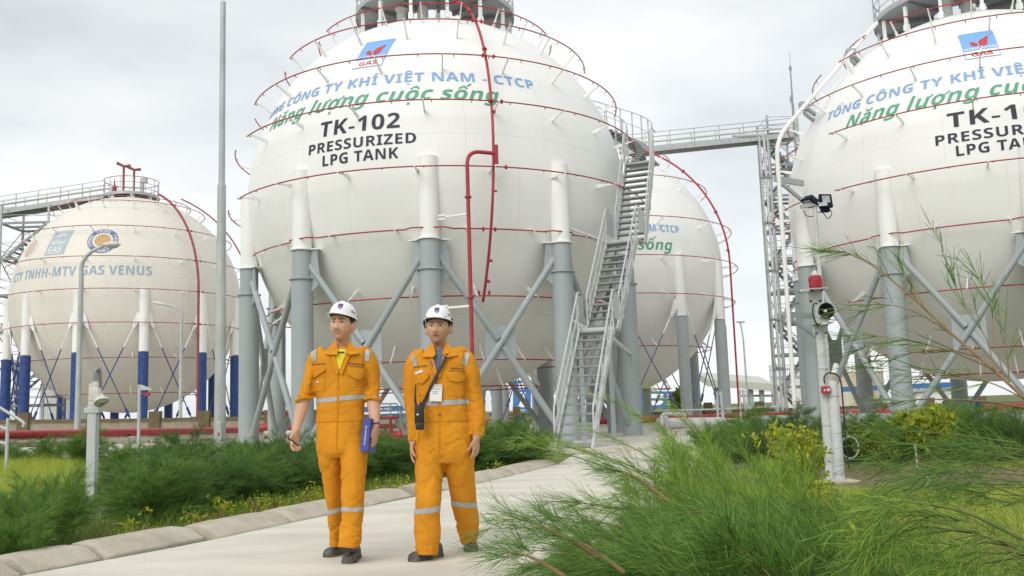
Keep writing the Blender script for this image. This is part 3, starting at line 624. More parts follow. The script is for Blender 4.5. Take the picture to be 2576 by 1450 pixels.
# ------------------------------------------------------------------ stair towers
def tower(label, x, y, wx, wy, z1, nlev, mleg, extra=0):
    t = thing('stair_tower', label, 'stair tower', (x, y, 0), 'steel stair towers')
    for dx in (-1, 1):
        for dy in (-1, 1):
            k = MB(); k.beam((x+dx*wx/2, y+dy*wy/2, 0), (x+dx*wx/2, y+dy*wy/2, z1+(1.1 if dx*dy else 0)), .11, .11, (1, 0, 0)); k.build('tower_leg', M[mleg], t, False)
    dz = z1/nlev
    for i in range(nlev):
        z = dz*(i+1); k = MB(); k.box((x, y, z), (wx, .1, .14)); k.box((x, y-wy/2, z), (wx, .07, .14)); k.box((x, y+wy/2, z), (wx, .07, .14)); k.box((x-wx/2, y, z), (.07, wy, .14)); k.box((x+wx/2, y, z), (.07, wy, .14)); k.build('level_frame', M['galvd'], t, False)
        s_ = 1 if i % 2 else -1; fy = y-wy*.2*s_
        f = MB(); n = 9
        for q in range(n):
            u = (q+.5)/n; f.box((x+s_*(u-.5)*wx*.86, fy, dz*i+.1+u*dz), (.28, wy*.42, .045))
        for e in (-.21, .21): f.beam((x-s_*wx*.43, fy+e*wy, dz*i+.05), (x+s_*wx*.43, fy+e*wy, dz*(i+1)), .04, .16)
        f.build('stair_flight', M['galvd'], t, False)
        br = MB(); br.beam((x-s_*wx/2, y-wy/2, dz*i), (x+s_*wx/2, y-wy/2, dz*(i+1)), .05, .05); br.beam((x-wx/2, y-s_*wy/2, dz*i), (x-wx/2, y+s_*wy/2, dz*(i+1)), .05, .05); br.build('diagonal_brace', M['galv'], t, False)
        r_ = MB()
        for hh in (.5, 1.0): r_.tube([(x-wx/2, y-wy/2, z+hh), (x+wx/2, y-wy/2, z+hh), (x+wx/2, y+wy/2, z+hh), (x-wx/2, y+wy/2, z+hh)], .02, 6, closed=True)
        r_.build('guard_rail', M['galv'], t)
    return t
pt = at(1972, 700, 34.5)
XT = at(1972, 330, 52)[0]-.15; ZT = at(1990, 340, 52)[2]
tw = tower('narrow steel stair tower with pipes standing left of the TK-101 tank', XT, 52.8, 1.7, 2.2, ZT, 9, 'galv')
tp = at(1972, 330, 33.4)
for dx, r_, m in ((-.98, .045, 'zinc'), (-.8, .055, 'pvc'), (-.66, .05, 'galv')):
    k = MB(); x = XT+dx*1.45; k.tube(fillet([(x-1.5, 51.5, ZT-.2-dx*.1), (x, 51.5, ZT-.15-dx*.1), (x, 51.5, .4)], .25), r_*1.5, 8); o = k.build('vertical_pipe', M[m], tw)
    for z in (2.7, 5.4, 8.1, 10.8, 13.4): c_ = MB(); c_.cyl((x, 51.5, z), (x, 51.5, z+.14), r_*1.5+.06, seg=8); c_.build('pipe_clamp', M['galvd'], o)
tl_ = at(15, 800, 56.5)
tower('steel stair tower standing under the footbridge at the left edge', -29.6, 57.6, 2.9, 2.6, 13.3, 6, 'galv')
k = MB(); q0 = at(1994, 262, 36); q1 = at(1986, 130, 36); k.cyl(q0-[0, 0, 9.9], q0, .05, seg=8); k.cyl(q0, at(1988, 170, 36), .035, .025, 8); k.cyl(at(1988, 170, 36), q1, .012, .006, 6); k.ell(at(1988, 172, 36), (.06, .06, .12), 8, 6); k.ell(at(1994, 250, 36)+[-.08, 0, 0], (.03, .03, .2), 8, 6)
tag(k.build('antenna_mast', M['galvd'], None), 'thin antenna mast rising above the right stair tower', 'antenna')
# ------------------------------------------------------------------ boundary wall with posts, pipes at its foot
def wall(label, pts, mcap, posts, hpost=.22, wbase=.0):
    t = thing('boundary_wall', label, 'boundary wall', (pts[0][0], pts[0][1], 0), 'brown and beige boundary walls')
    for i in range(len(pts)-1):
        a, b_ = np.asarray(pts[i]), np.asarray(pts[i+1]); k = MB(); d = (b_-a); 
        k.prism([a*[1, 1, 0]-[0, 0, .1], b_*[1, 1, 0]-[0, 0, .1], b_-[0, 0, .16], a-[0, 0, .16]], (0, .16, 0)); k.build('wall_panel', M['panel'], t, False)
        k = MB(); k.prism([a-[0, .04, .155], b_-[0, .04, .155], b_-[0, .04, 0], a-[0, .04, 0]], (0, .24, 0)); k.build('wall_cap', M['brown'], t, False)
    for p in posts:
        k = MB(); k.box((p[0], p[1]+.05, (p[2]+hpost)/2), (.5, .36, p[2]+hpost)); k.build('wall_post', M['brown'], t, False)
Yw = 43.
wl = [at(-140, 1058, Yw), at(300, 1054, Yw), at(640, 1048, Yw), at(1010, 1044, Yw)]
wall('brown capped wall in front of the blue legs of the cream tank', wl, 'brown', [at(x, 1055-x*.011, Yw) for x in (60, 235, 390, 514, 680, 800)], .28)
Yr = 60.
wr = [at(1230, 1040, Yr), at(1700, 1036, Yr), at(2100, 1023, Yr), at(2640, 1008, Yr)]
wall('brown capped wall behind the middle and right tanks', wr, 'brown', [at(x, 1042-(x-1230)*.022, Yr) for x in (1300, 1500, 1782, 1912, 2210, 2340, 2470, 2600)], .42)
def pipe_run(name, label, P, r, m, flanges=(), sup=(), group='pipes along the ground', rad_=.3):
    P = fillet(P, rad_) if len(P) > 2 else np.array(P); L_ = np.array(P)
    t = thing(name, label, 'pipe', (P[0][0], P[0][1], 0), group); k = MB(); k.tube(P, r, 16); k.build('pipe_body', M[m], t)
    for u in flanges:
        i = int(u*(len(P)-1)); q = P[i]+(P[min(i+1, len(P)-1)]-P[i])*(u*(len(P)-1)-i); d = P[min(i+1, len(P)-1)]-P[max(i-1, 0)]; d = d/np.linalg.norm(d); f = MB(); f.cyl(q-d*.05, q+d*.05, r*1.55, seg=16); f.build('pipe_flange', M[m], t)
    for u in sup:
        q = P[0]+(P[-1]-P[0])*u; f = MB(); f.box((q[0], q[1], (q[2]-r)/2), (.14, .2, max(q[2]-r, .05))); f.box((q[0], q[1], q[2]-r-.03), (.4, .24, .06)); f.build('pipe_support', M['conc'], t, False)
    return t
pipe_run('fire_water_pipe', 'thick red fire water pipe running along the left hedge', [at(-120, 1098, 25), at(660, 1081, 40)], .125, 'red', sup=(.2, .45, .7))
pipe_run('white_pipe', 'white pipe running just below the thick red pipe', [at(-120, 1117, 25), at(660, 1095, 40)], .065, 'ivory', sup=(.28, .55), flanges=(.42,))
pipe_run('fire_water_pipe', 'red pipe crossing behind the two men and the tank legs', [at(650, 1076, 41), at(1100, 1072, 42)], .17, 'red')
pipe_run('white_pipe', 'white pipe crossing behind the two men and the tank legs', [at(650, 1091, 40), at(1330, 1078, 38)], .1, 'ivory', sup=(.4, .8))
pipe_run('white_pipe', 'pale flanged pipe by the tank legs right of the second man', [at(1222, 1072, 37), at(1330, 1066, 37)], .13, 'ivory', flanges=(.3, .5, .7, .85), sup=(.4,))
pipe_run('fire_water_pipe', 'low red pipe with a valve between the two men', [at(950, 1105, 27), at(1080, 1098, 28)], .075, 'red')
pipe_run('white_pipe', 'large white pipe right of the staircase legs', [at(1655, 1066, 30), at(1820, 1063, 30.5)], .17, 'pvc', flanges=(.1,), sup=(.3, .8))
pipe_run('white_pipe', 'white pipe bent into a raised loop right of the staircase', [at(1665, 1066, 29.5), at(1664, 1042, 29.5), at(1722, 1041, 29.5), at(1724, 1066, 29.5)], .06, 'pvc', rad_=.2)
pipe_run('fire_water_pipe', 'red pipe seen between the staircase and the right tower', [at(1500, 1060, 40), at(1960, 1045, 41), at(2030, 1043, 41)], .14, 'red', sup=(.5,))
pipe_run('white_pipe', 'white pipe below the right stair tower', [at(1880, 1056, 34), at(2310, 1047, 34)], .13, 'pvc', flanges=(.4, .6), sup=(.3, .6))
pipe_run('fire_water_pipe', 'red pipe beyond the legs of the TK-101 tank', [at(2100, 1048, 52), at(2640, 1024, 50)], .3, 'red')
pipe_run('white_pipe', 'pale pipe beyond the legs of the TK-101 tank', [at(2420, 1047, 44), at(2640, 1037, 44)], .14, 'pvc', sup=(.3,))
# valves, motors and vessels between the tank legs
def valve(x, y, Y, s, m, label, name='valve', wheel=True):
    p = at(x, y, Y); t = thing(name, label, 'valve', p, 'valves'); k = MB(); k.tube([p-[s, 0, 0], p-[s*.4, 0, 0], p, p+[s*.4, 0, 0], p+[s, 0, 0]], [s*.4, s*.35, s*.55, s*.35, s*.4], 12); k.cyl(p-[s*1.02, 0, 0], p-[s*.85, 0, 0], s*.6); k.cyl(p+[s*.85, 0, 0], p+[s*1.02, 0, 0], s*.6); k.cyl(p, p+[0, 0, s*1.7], s*.2, s*.12); k.build('valve_body', M[m], t)
    if wheel: w_ = MB(); w_.tube([p+[s*.7*math.cos(a), s*.7*math.sin(a), s*1.7] for a in np.linspace(0, 6.28, 16, endpoint=False)], s*.09, 6, closed=True); w_.beam(p+[-s*.7, 0, s*1.7], p+[s*.7, 0, s*1.7], s*.1, s*.1); w_.build('hand_wheel', M[m], t)
valve(983, 1096, 27.5, .3, 'red', 'red valve with upright spindle between the two men')
valve(1225, 1094, 25, .22, 'red', 'red valve with hand wheel right of the second man')
valve(1300, 1094, 30, .3, 'black', 'dark hand wheel valve at the foot of the tank leg')
valve(2012, 1036, 31.3, .2, 'galvd', 'dark valve at the bottom of the white down pipe')
t = thing('pump_motor', 'bright blue motor standing on pipework right of the second man', 'motor', at(1308, 1060, 37), 'blue motors'); p = at(1308, 1052, 37)
k = MB(); k.cyl(p-[.17, 0, 0], p+[.14, 0, 0], .11); k.cyl(p+[.14, 0, 0], p+[.19, 0, 0], .095); k.build('motor_body', M['lblue'], t); k = MB(); k.box(p-[0, 0, .16], (.12, .12, .2)); k.build('base', M['lblue'], t, False)
for x, lab in ((2395, 'blue motor behind the branches under the TK-101 tank'), (2445, 'second blue motor behind the branches nearer the right edge')):
    p = at(x, 1019, 42); t = thing('pump_motor', lab, 'motor', p-[0, 0, .5], 'blue motors'); k = MB(); k.cyl(p-[.36, 0, 0], p+[.36, 0, 0], .2); k.cyl(p+[.36, 0, 0], p+[.42, 0, 0], .15); k.build('motor_body', M['blue'], t); k = MB(); k.box(p-[0, 0, .35], (.4, .3, .4)); k.build('base', M['blue'], t, False)
p = at(1262, 1050, 50); t = thing('pressure_vessel', 'upright white vessel on short legs behind the tank legs', 'vessel', p); k = MB(); k.lathe(p+[0, 0, .1], [(.02, -.12), (.3, -.05), (.42, .1), (.42, 1.45), (.3, 1.62), (.05, 1.7)], 20); k.build('vessel_body', M['pvc'], t); k = MB()
k.cyl(p+[-.3, 0, -.6], p+[-.3, 0, .1], .05); k.cyl(p+[.3, 0, -.6], p+[.3, 0, .1], .05); k.build('legs', M['galv'], t)
# blue steel pipe racks
def rack(label, xs_, y0, y1, Y, wpx):
    t = thing('pipe_rack', label, 'pipe rack', at(xs_[0], y1, Y)*[1, 1, 0], 'bright blue steel racks')
    for x in xs_:
        k = MB(); a = at(x, y1, Y); b_ = at(x+2, y0, Y); a[2] = 0; k.beam(a, b_, wpx*pxm(Y), .3, (0, 1, 0)); k.build('rack_column', M['lblue'], t, False)
    for y in np.linspace(y0+3, y1-12, 4):
        k = MB(); k.beam(at(xs_[0], y, Y), at(xs_[-1], y, Y), .2, .2); k.build('rack_beam', M['lblue'], t, False)
    k = MB(); k.beam(at(xs_[0], y1-4, Y), at(xs_[-1], y0+4, Y), .12, .12); k.build('rack_brace', M['lblue'], t, False)
rack('bright blue steel rack seen between two grey tank legs', (1296, 1327), 958, 1040, 75, 14)
rack('bright blue steel rack behind the half hidden tank', (1613, 1672, 1690, 1716), 985, 1052, 75, 9)
k = MB(); k.beam(at(2120, 980, 95), at(2400, 968, 95), .5, .5); k.build('t', M['lblue']).name = 'pipe_bridge'; tag(bpy.data.objects['pipe_bridge'], 'distant blue pipe bridge seen under the TK-101 tank', 'pipe bridge')
# access platform with stair between the two men
t = thing('access_platform', 'small pale steel platform with steps between the two men', 'platform', at(985, 1085, 33)*[1, 1, 0]); a, b_, c_ = at(950, 1062, 33), at(998, 1061, 33), at(1032, 1098, 33); c_[2] = .05
k = MB(); k.beam(a, b_, .9, .12); k.build('platform_deck', M['cream2'], t, False); k = MB(); k.beam(b_, c_, .06, .2); k.beam(b_+[0, .8, 0], c_+[0, .8, 0], .06, .2); k.build('stringer', M['cream2'], t, False)
for i in range(3): k = MB(); q = b_+(c_-b_)*(i+1)/4; k.box(q+[0, .4, 0], (.22, .8, .04)); k.build('tread', M['cream2'], t, False)
rail(t, [a, b_, c_+[-.1, 0, .1]], .62, .5, .025, (.2, .4), 'pvc'); k = MB()
for x in (985, 1010): q = at(x, 1062, 33); k.beam(q*[1, 1, 0], q, .1, .1, (1, 0, 0))
k.build('platform_legs', M['cream2'], t, False)
# ------------------------------------------------------------------ far background
def ftank(label, x0, x1, yt, yb, Y, m, railing=True, cone=.0, logo=False):
    a, b_ = at(x0, yt, Y), at(x1, yt, Y); r = (b_[0]-a[0])/2; c_ = (a+b_)/2; t = thing('storage_tank', label, 'storage tank', (c_[0], Y, 0), 'far cylindrical storage tanks')
    k = MB(); k.lathe((c_[0], Y, 0), [(r, 0), (r, c_[2])], 40); k.build('tank_wall', M[m], t)
    k = MB(); k.lathe((c_[0], Y, c_[2]), [(r+.06, .002), (r+.06, .12), (0.02, cone+.15)], 40, caps=False); k.build('tank_roof', M[m], t)
    if railing:
        q = MB()
        for h in (.6, 1.15): q.tube([(c_[0]+r*math.cos(u), Y+r*math.sin(u), c_[2]+.12+h) for u in np.linspace(0, 6.28, 40, endpoint=False)], .035, 5, closed=True)
        for u in np.linspace(0, 6.28, 28, endpoint=False): q.beam((c_[0]+r*math.cos(u), Y+r*math.sin(u), c_[2]), (c_[0]+r*math.cos(u), Y+r*math.sin(u), c_[2]+1.3), .05, .05)
        q.build('guard_rail', M['pvc'], t)
ftank('white storage tank with conical roof between the blue legs', 108, 220, 968, 1060, 110, 'pvc', False, 2.0)
ftank('white storage tank seen beside the leftmost blue leg', 36, 74, 930, 1060, 130, 'white', True)
ftank('white railed storage tank left of the right stair tower', 1938, 2022, 948, 1030, 105, 'white')
ftank('rust streaked storage tank between legs of the TK-101 tank', 2056, 2216, 940, 1030, 120, 'rust')
ftank('low white storage tank far off between the tall lamp and tank', 2060, 2130, 893, 1030, 150, 'white')
t = thing('canopy', 'open canopy with pale sheet roof beyond the half hidden tank', 'canopy', at(1890, 1020, 100)*[1, 1, 0]); a, b_ = at(1780, 955, 100), at(1946, 966, 100)
k = MB(); k.prism([a-[0, 0, .75], b_-[0, 0, .75], b_, a], (0, 6, 1.0)); k.build('roof', M['cream2'], t, False)
for x in (1802, 1888, 1915): k = MB(); q = at(x, 975, 101); k.beam(q*[1, 1, 0], q, .45, .4, (0, 1, 0)); k.build('post', M['logograyblue'], t, False)
k = MB(); a, b_ = at(1862, 996, 102), at(1942, 996, 102); k.beam(a, b_, 1.2, .2)
for z in (.5, 1.0): k.beam(a+[0, 0, z], b_+[0, 0, z], .05, .05)
k.build('loading_platform', M['logograyblue'], t, False)
t = thing('shed', 'low white shed with a dark eave under the TK-101 tank', 'shed', at(2350, 1012, 100)*[1, 1, 0]); a, b_ = at(2304, 988, 100), at(2420, 976, 100)
k = MB(); k.prism([a*[1, 1, 0], b_*[1, 1, 0], b_, a], (0, 6, 0)); k.build('wall', M['white'], t, False); k = MB(); k.prism([a+[-.6, -.3, 0], b_+[.5, -.3, 0], b_+[.5, -.3, .35], a+[-.6, -.3, .3]], (0, 6.6, .5)); k.build('roof', M['zinc'], t, False)
def container(x0, x1, y0, y1, Y, m, label, txt=''):
    a, b_ = at(x0, y1, Y), at(x1, y0, Y); t = thing('shipping_container', label, 'container', (a[0], Y, a[2]), 'far stacked containers'); k = MB()
    n = 26; k.box(((a[0]+b_[0])/2, Y+1.3, (a[2]+b_[2])/2), (b_[0]-a[0], 2.4, b_[2]-a[2]-.06))
    for i in range(n): k.box((a[0]+(b_[0]-a[0])*(i+.5)/n, Y+.06, (a[2]+b_[2])/2), ((b_[0]-a[0])/n*.5, .08, (b_[2]-a[2])*.86))
    for z in (a[2]+.06, b_[2]-.09): k.box(((a[0]+b_[0])/2, Y+.05, z), (b_[0]-a[0]+.01, .12, .14))
    k.build('container_body', M[m], t, False)
    if txt:
        me = text_mesh(BOLD(txt)); xx = [v.co.x for v in me.vertices]; h = (b_[2]-a[2])*.42; s_ = h/.7
        for v in me.vertices: v.co = Vector((a[0]+(b_[0]-a[0])*.3+v.co.x*s_-WL[t.name][0], Y-.02-WL[t.name][1], a[2]+h*.6+v.co.y*s_-WL[t.name][2]))
        link('lettering', me, M['logowhite'], t, False, fixn=False)
container(905, 1035, 1020, 1038, 190, 'contblue', 'upper blue container lettered SHIN between the two men', 'HAN SHIN')
container(905, 1035, 1039, 1058, 190, 'contblue', 'lower blue container lettered DONG between the two men', 'SE DONG')
container(786, 815, 1033, 1052, 190, 'contblue', 'blue container just left of the smiling man')
container(655, 688, 1033, 1047, 180, 'contred', 'maroon container between two thin grey braces')
container(712, 760, 1031, 1048, 180, 'contred', 'maroon container left of the second grey tank leg')
container(480, 560, 1046, 1062, 180, 'contred', 'maroon container low behind the tall light pole')
for x0, x1, y in ((450, 600, 1040), (1010, 1040, 1030)): pass
# ------------------------------------------------------------------ poles, lamps and instruments
def pole(name, label, cat, pts, r, m, group=None): 
    t = thing(name, label, cat, np.asarray(pts[0])*[1, 1, 0], group); k = MB(); k.tube(pts, r, 14); k.build('pole', M[m], t); return t
a, b_ = at(549, 1100, 16), at(566, -30, 16); a[2] = 0
a[:2] = b_[:2] = at(556, 700, 16)[:2]; b_[2] = 8.4
t = thing('light_mast', 'tall tapered galvanised mast left of the TK-102 tank', 'mast', a); k = MB(); k.tube([a, a+[0, 0, 1.2], a+[0, 0, 5.05], a+[0, 0, 5.06], b_], [.104, .099, .075, .058, .048], 10, ); k.build('pole', M['zinc'], t)
k = MB(); k.box(a+[.02, -.1, .78], (.085, .03, .36)); o = k.build('access_door', M['zinc'], t, False, .01); k = MB(); k.box(a+[.02, -.118, .76], (.03, .006, .05)); k.build('warning_label', M['red'], o, False); k = MB(); k.cyl(a, a+[0, 0, .03], .2); k.build('base_flange', M['zinc'], t)
# street lamps
b0 = at(185, 1080, 31)*[1, 1, 0]; P = [b0, [b0[0], b0[1], 3.5], [b0[0], b0[1], 6.2]]+list(bez([at(205, 690, 31), at(200, 655, 31), at(222, 632, 31), at(263, 619, 31)], 10)); P[2][0:2] = b0[:2]
px_ = b0[0]; sh = px_-P[3][0]
for i in range(3, len(P)): P[i] = P[i]+[sh*0, 0, 0]
P[0] = np.array([P[3][0], 31, 0]); P[1] = np.array([P[3][0], 31, 3.]); P[2] = np.array([P[3][0], 31, 5.2])
t = pole('street_lamp', 'curved street lamp with its head before the round orange emblem', 'street lamp', P, [.1, .09, .08]+list(np.linspace(.075, .05, 10)), 'zinc', 'curved street lamps')
k = MB(); h0, h1 = at(258, 620, 31), at(302, 612, 31); d = (h1-h0); k.ell((h0+h1)/2, (.32, .16, .1), 20, 10); o = k.build('lamp_head', M['ivory'], t); k = MB(); k.ell((h0+h1)/2+[.05, 0, -.05], (.2, .12, .08), 16, 8); k.build('lamp_glass', M['glass'], o)
Y2 = 50; P = [at(457, 1060, Y2)*[1, 1, 0], at(457, 950, Y2), at(458, 805, Y2)]+list(bez([at(457, 790, Y2), at(455, 776, Y2), at(440, 771, Y2), at(412, 766, Y2)], 8)); P[0][0] = P[1][0] = P[2][0] = P[3][0]
t = pole('street_lamp', 'curved street lamp before the cream tank lower half', 'street lamp', P, [.1, .09, .085]+list(np.linspace(.08, .06, 8)), 'zinc', 'curved street lamps')
k = MB(); h0, h1 = at(383, 760, Y2), at(414, 767, Y2); k.ell((h0+h1)/2, (.38, .16, .09), 20, 10, np.array(Matrix.Rotation(rad(14), 3, 'Y'))); k.build('lamp_head', M['ivory'], t)
b0 = at(1872, 1010, 90); q = at(1862, 812, 90); b0[2] = 0; b0[0] = q[0]+.25
t = pole('street_lamp', 'slim distant lamp post right of the half hidden tank', 'street lamp', [b0, [b0[0]-.05, 90, q[2]*.8], [q[0]+.05, 90, q[2]-.2], q], [.11, .08, .07, .06], 'galv'); k = MB(); k.box(q+[.05, 0, .05], (.75, .3, .12)); k.build('lamp_head', M['galvd'], t, False, .03)
# white post with gas detector (far left)
Yd = 10.4; b0 = gnd(222, 1298); top = at(227, 1017, Yd); X, Yd = b0[0]+.03, b0[1]
zf = lambda y: at(227, y, Yd)[2]
t = thing('detector_post', 'ivory post carrying a hooded gas detector beside the left hedge', 'detector post', b0); s_ = pxm(Yd)
k = MB(); k.box((X, Yd, zf(1016)/2), (22*s_, .1, zf(1016))); k.box((X, Yd, zf(1033)), (37*s_, .12, 14*s_)); k.build('post', M['pvc'], t, False, .008)
k = MB(); k.box((X+.0, Yd-.02, zf(995)), (22*s_, .02, 58*s_)); k.build('back_plate', M['ivory'], t, False, .004)
k = MB(); k.prism([(X+.0*s_+.01, Yd-.06, zf(1010)), (X+20*s_, Yd-.06, zf(1010)), (X+30*s_, Yd-.06, zf(1004)), (X+25*s_, Yd-.06, zf(977)), (X+3*s_, Yd-.06, zf(977))], (0, -.1, 0)); hb = k.build('detector_body', M['ivory'], t, True, .012)
k = MB(); c0 = np.array([X+28*s_, Yd-.11, zf(1004)]); ax = np.array([.35, -.35, -.8]); k.lathe(c0, [(.03, -.05), (.05, 0), (.075, .02), (.08, .05), (.06, .055)], 20, ax); o = k.build('detector_hood', M['ivory'], hb); k = MB(); k.lathe(c0, [(.0, .05), (.055, .058), (.02, .07)], 20, ax, False); k.build('sensor_face', M['rust'], o)
k = MB(); k.cyl((X+14*s_, Yd-.1, zf(977)), (X+14*s_, Yd-.1, zf(962)), .034); k.cyl((X+14*s_, Yd-.1, zf(972)), (X+14*s_, Yd-.1, zf(969)), .038); k.build('cable_gland', M['ivory'], t)
k = MB(); k.tube(smoothline([(X+13*s_, Yd-.1, zf(963)), (X+12*s_, Yd-.1, zf(940)), (X+17*s_, Yd-.09, zf(930)), (X+19*s_, Yd-.06, zf(938)), (X+18*s_, Yd-.03, zf(962)), (X+12*s_, Yd+.05, zf(1040))]), .022, 10); k.build('conduit', M['galvd'], t)
k = MB(); k.tube(smoothline([(X-.08, Yd+.02, zf(1185)), (X-.16, Yd, zf(1215)), (X-.17, Yd, zf(1245)), (X-.1, Yd, zf(1275)), (X-.12, Yd, zf(1300))]), .012, 8); k.build('cable', M['black'], t)
k = MB(); k.box((X, Yd, .03), (.4, .4, .1)); k.build('footing', M['kerb'], t, False, .01)
# flag style sign pole
Ys = 20; b0 = at(349, 1110, Ys)*[1, 1, 0]; z1 = at(350, 968, Ys)[2]; X = at(350, 1020, Ys)[0]; b0[0] = X; s_ = pxm(Ys)
t = thing('marker_pole', 'thin grey marker pole with triangular white flag plate', 'marker pole', b0); k = MB(); k.cyl(b0, (X, Ys, z1), 4*s_, seg=12); k.build('pole', M['pvc'], t)
k = MB(); k.prism([(X+.03, Ys, z1), (X+.28, Ys, z1-.1), (X+.26, Ys, z1-.12), (X+.03, Ys, z1-.12)], (0, -.02, 0)); k.build('flag_plate', M['pvc'], t, False); k = MB(); k.box((X+.17, Ys, z1-.21), (.11, .05, .07)); k.cyl((X+.03, Ys, z1-.21), (X+.12, Ys, z1-.21), .02); k.build('red_switch', M['red'], t, False)
# rail at the left edge
t = thing('stair_rail', 'pale tubular stair rail at the lower left edge', 'handrail', at(20, 1128, 20)*[1, 1, 0]); k = MB(); A = at(-60, 990, 20); B = at(62, 1062, 20); k.tube(fillet([A, at(52, 1058, 20), at(62, 1066, 20), at(58, 1075, 20)], .1), .032, 10); k.tube([A-[0, 0, .5], at(20, 1082, 20)], .03, 8); k.tube([A-[0, 0, .9], at(20, 1118, 20)], .03, 8); k.build('rail', M['pvc'], t)
k = MB(); q = at(20, 1052, 20); q0 = q.copy(); q0[2] = 0; k.cyl(q0, q, .035, seg=10); k.build('post', M['pvc'], t)
# horn and beacon post, with the short post beside it
Yp = 11.6; s_ = pxm(Yp); bA = gnd(2092, 1214); bB = gnd(2106, 1216); zf = lambda y: at(2060, y, Yp)[2]
XA = bA[0]-.02; XB = bB[0]+.05
xo = lambda px, y: at(px, y, Yp)[0]
XA = xo(2075, 1000); XA_t = XA
t = thing('alarm_post', 'white post carrying a black horn and a red beacon', 'alarm post', (XA, Yp, 0)); k = MB(); k.tube([(XA, Yp, -.05), (XA, Yp, zf(925)), (XA, Yp, zf(924)), (XA, Yp, zf(842))], [.06, .058, .053, .053], 18); k.build('post', M['pvc'], t)
k = MB(); k.cyl((XA, Yp, zf(1072)), (XA, Yp, zf(1069)), .064, seg=18); k.build('post_band', M['galv'], t); k = MB(); k.cyl((XA, Yp, zf(930)), (XA, Yp, zf(927)), .062, seg=18); k.build('post_band', M['galv'], t)
def plate(y0, y1, dx=0.):
    k = MB(); k.box((XA+dx, Yp-.02, (zf(y0)+zf(y1))/2), (38*s_, .012, abs(zf(y0)-zf(y1)))); k.box((XA+dx, Yp-.12, zf(y0)), (42*s_, .22, .012)); o = k.build('mounting_plate', M['pvc'], t, False)
    k = MB()
    for q in (-1, 1): k.cyl((XA+dx+q*.06, Yp-.03, zf(y1)+.02), (XA+dx+q*.06, Yp-.055, zf(y1)+.02), .012, seg=8); k.cyl((XA+dx+q*.06, Yp-.12, zf(y0)-.03), (XA+dx+q*.06, Yp-.12, zf(y0)), .012, seg=8)
    k.build('bolts', M['black'], o); return o
plate(816, 843); plate(731, 762, -.04)
k = MB(); k.box((XA, Yp, (zf(842)+zf(725))/2), (.07, .05, zf(725)-zf(842))); k.build('bracket_strip', M['pvc'], t, False)
hc = np.array([XA-.01, Yp-.3, zf(789)]); k = MB(); k.lathe(hc, [(.05, .14), (.055, .08), (.075, .02), (.09, -.02), (.098, -.03), (.09, -.03), (.065, .03), (.01, .07)], 26, (0, 1, .0), False); hn = k.build('horn', M['black'], t); k = MB(); k.lathe(hc, [(.0, -.005), (.017, .0), (.02, .08)], 16, (0, 1, 0), False); k.build('horn_core', M['ivory'], hn); k = MB(); k.cyl(hc+[0, .06, -.09], hc+[0, .06, -.16], .05); k.box(hc+[0, .07, -.08], (.11, .1, .04)); k.build('horn_base', M['pvc'], t)
k = MB(); k.tube(smoothline([hc+[-.06, .1, .1], hc+[-.12, .06, .09], hc+[-.14, .05, -.04], hc+[-.08, .08, -.19]]), .008, 8); k.build('cable', M['black'], t)
k = MB(); bc = np.array([XA-.05, Yp-.12, zf(728)]); k.lathe(bc, [(.055, .0), (.07, .02), (.073, .085), (.078, .09), (.078, .14), (.065, .155), (.03, .16)], 20); k.box(bc+[0, -.02, .06], (.14, .08, .08)); be = k.build('beacon_body', M['red'], t); k = MB(); k.lathe(bc+[0, 0, .16], [(.035, 0), (.035, .03), (.02, .055), (.005, .06)], 16); k.build('beacon_lens', M['ivory'], be)
k = MB()
for q in (-1, 1): k.beam(bc+[q*.072, 0, -.01], bc+[q*.072, 0, .12], .015, .015); k.cyl(bc+[q*.06, 0, .1], bc+[q*.085, 0, .1], .018, seg=10)
k.build('yoke', M['red'], be)
k = MB(); k.box((XA-.2, Yp-.15, zf(730)-.02), (.1, .06, .025), .4); k.build('terminal', M['ivory'], t, False)
XC = xo(2097, 1050)
t = thing('call_point_post', 'short thick white post with a red call point beside the alarm post', 'post', (XC, Yp-.05, 0)); k = MB(); k.tube([(XC, Yp-.05, -.05), (XC, Yp-.05, zf(968)), (XC, Yp-.05, zf(960))], [.064, .064, .052], 18); k.build('post', M['pvc'], t); k = MB()
for y in (1195, 1000): k = MB(); k.cyl((XC, Yp-.05, zf(y)), (XC, Yp-.05, zf(y-3)), .068, seg=18); k.build('post_band', M['galv'], t)
k = MB(); k = MB(); k.box((XC-.11, Yp-.12, zf(982)), (.1, .07, .09)); cb = k.build('call_point', M['red'], t, False, .01); k = MB(); k.cyl((XC-.09, Yp-.154, zf(982)), (XC-.09, Yp-.16, zf(982)), .02, seg=14); k.cyl((XC-.135, Yp-.154, zf(983)), (XC-.135, Yp-.16, zf(983)), .013, seg=14); k.build('call_button', M['ivory'], cb)
k = MB(); k.tube(smoothline([(XC-.11, Yp-.1, zf(966)), (XC-.11, Yp-.1, zf(950)), (XC-.05, Yp-.1, zf(940)), (XC+.05, Yp-.12, zf(948)), (XC+.08, Yp-.13, zf(975)), (XC+.09, Yp-.11, zf(1060)), (XC+.1, Yp-.1, zf(1180))]), .009, 8); k.build('cable', M['black'], t)
k = MB(); k.tube(smoothline([(XC+.16+.11*math.cos(u), Yp-.02, .42+.13*math.sin(u)) for u in np.linspace(0, 6.1, 14)], 3), .008, 6); k.build('cable_coil', M['galv'], t)
k = MB(); k.box((XC-.05, Yp, .0), (.5, .4, .08)); k.build('footing', M['kerb'], t, False, .01)
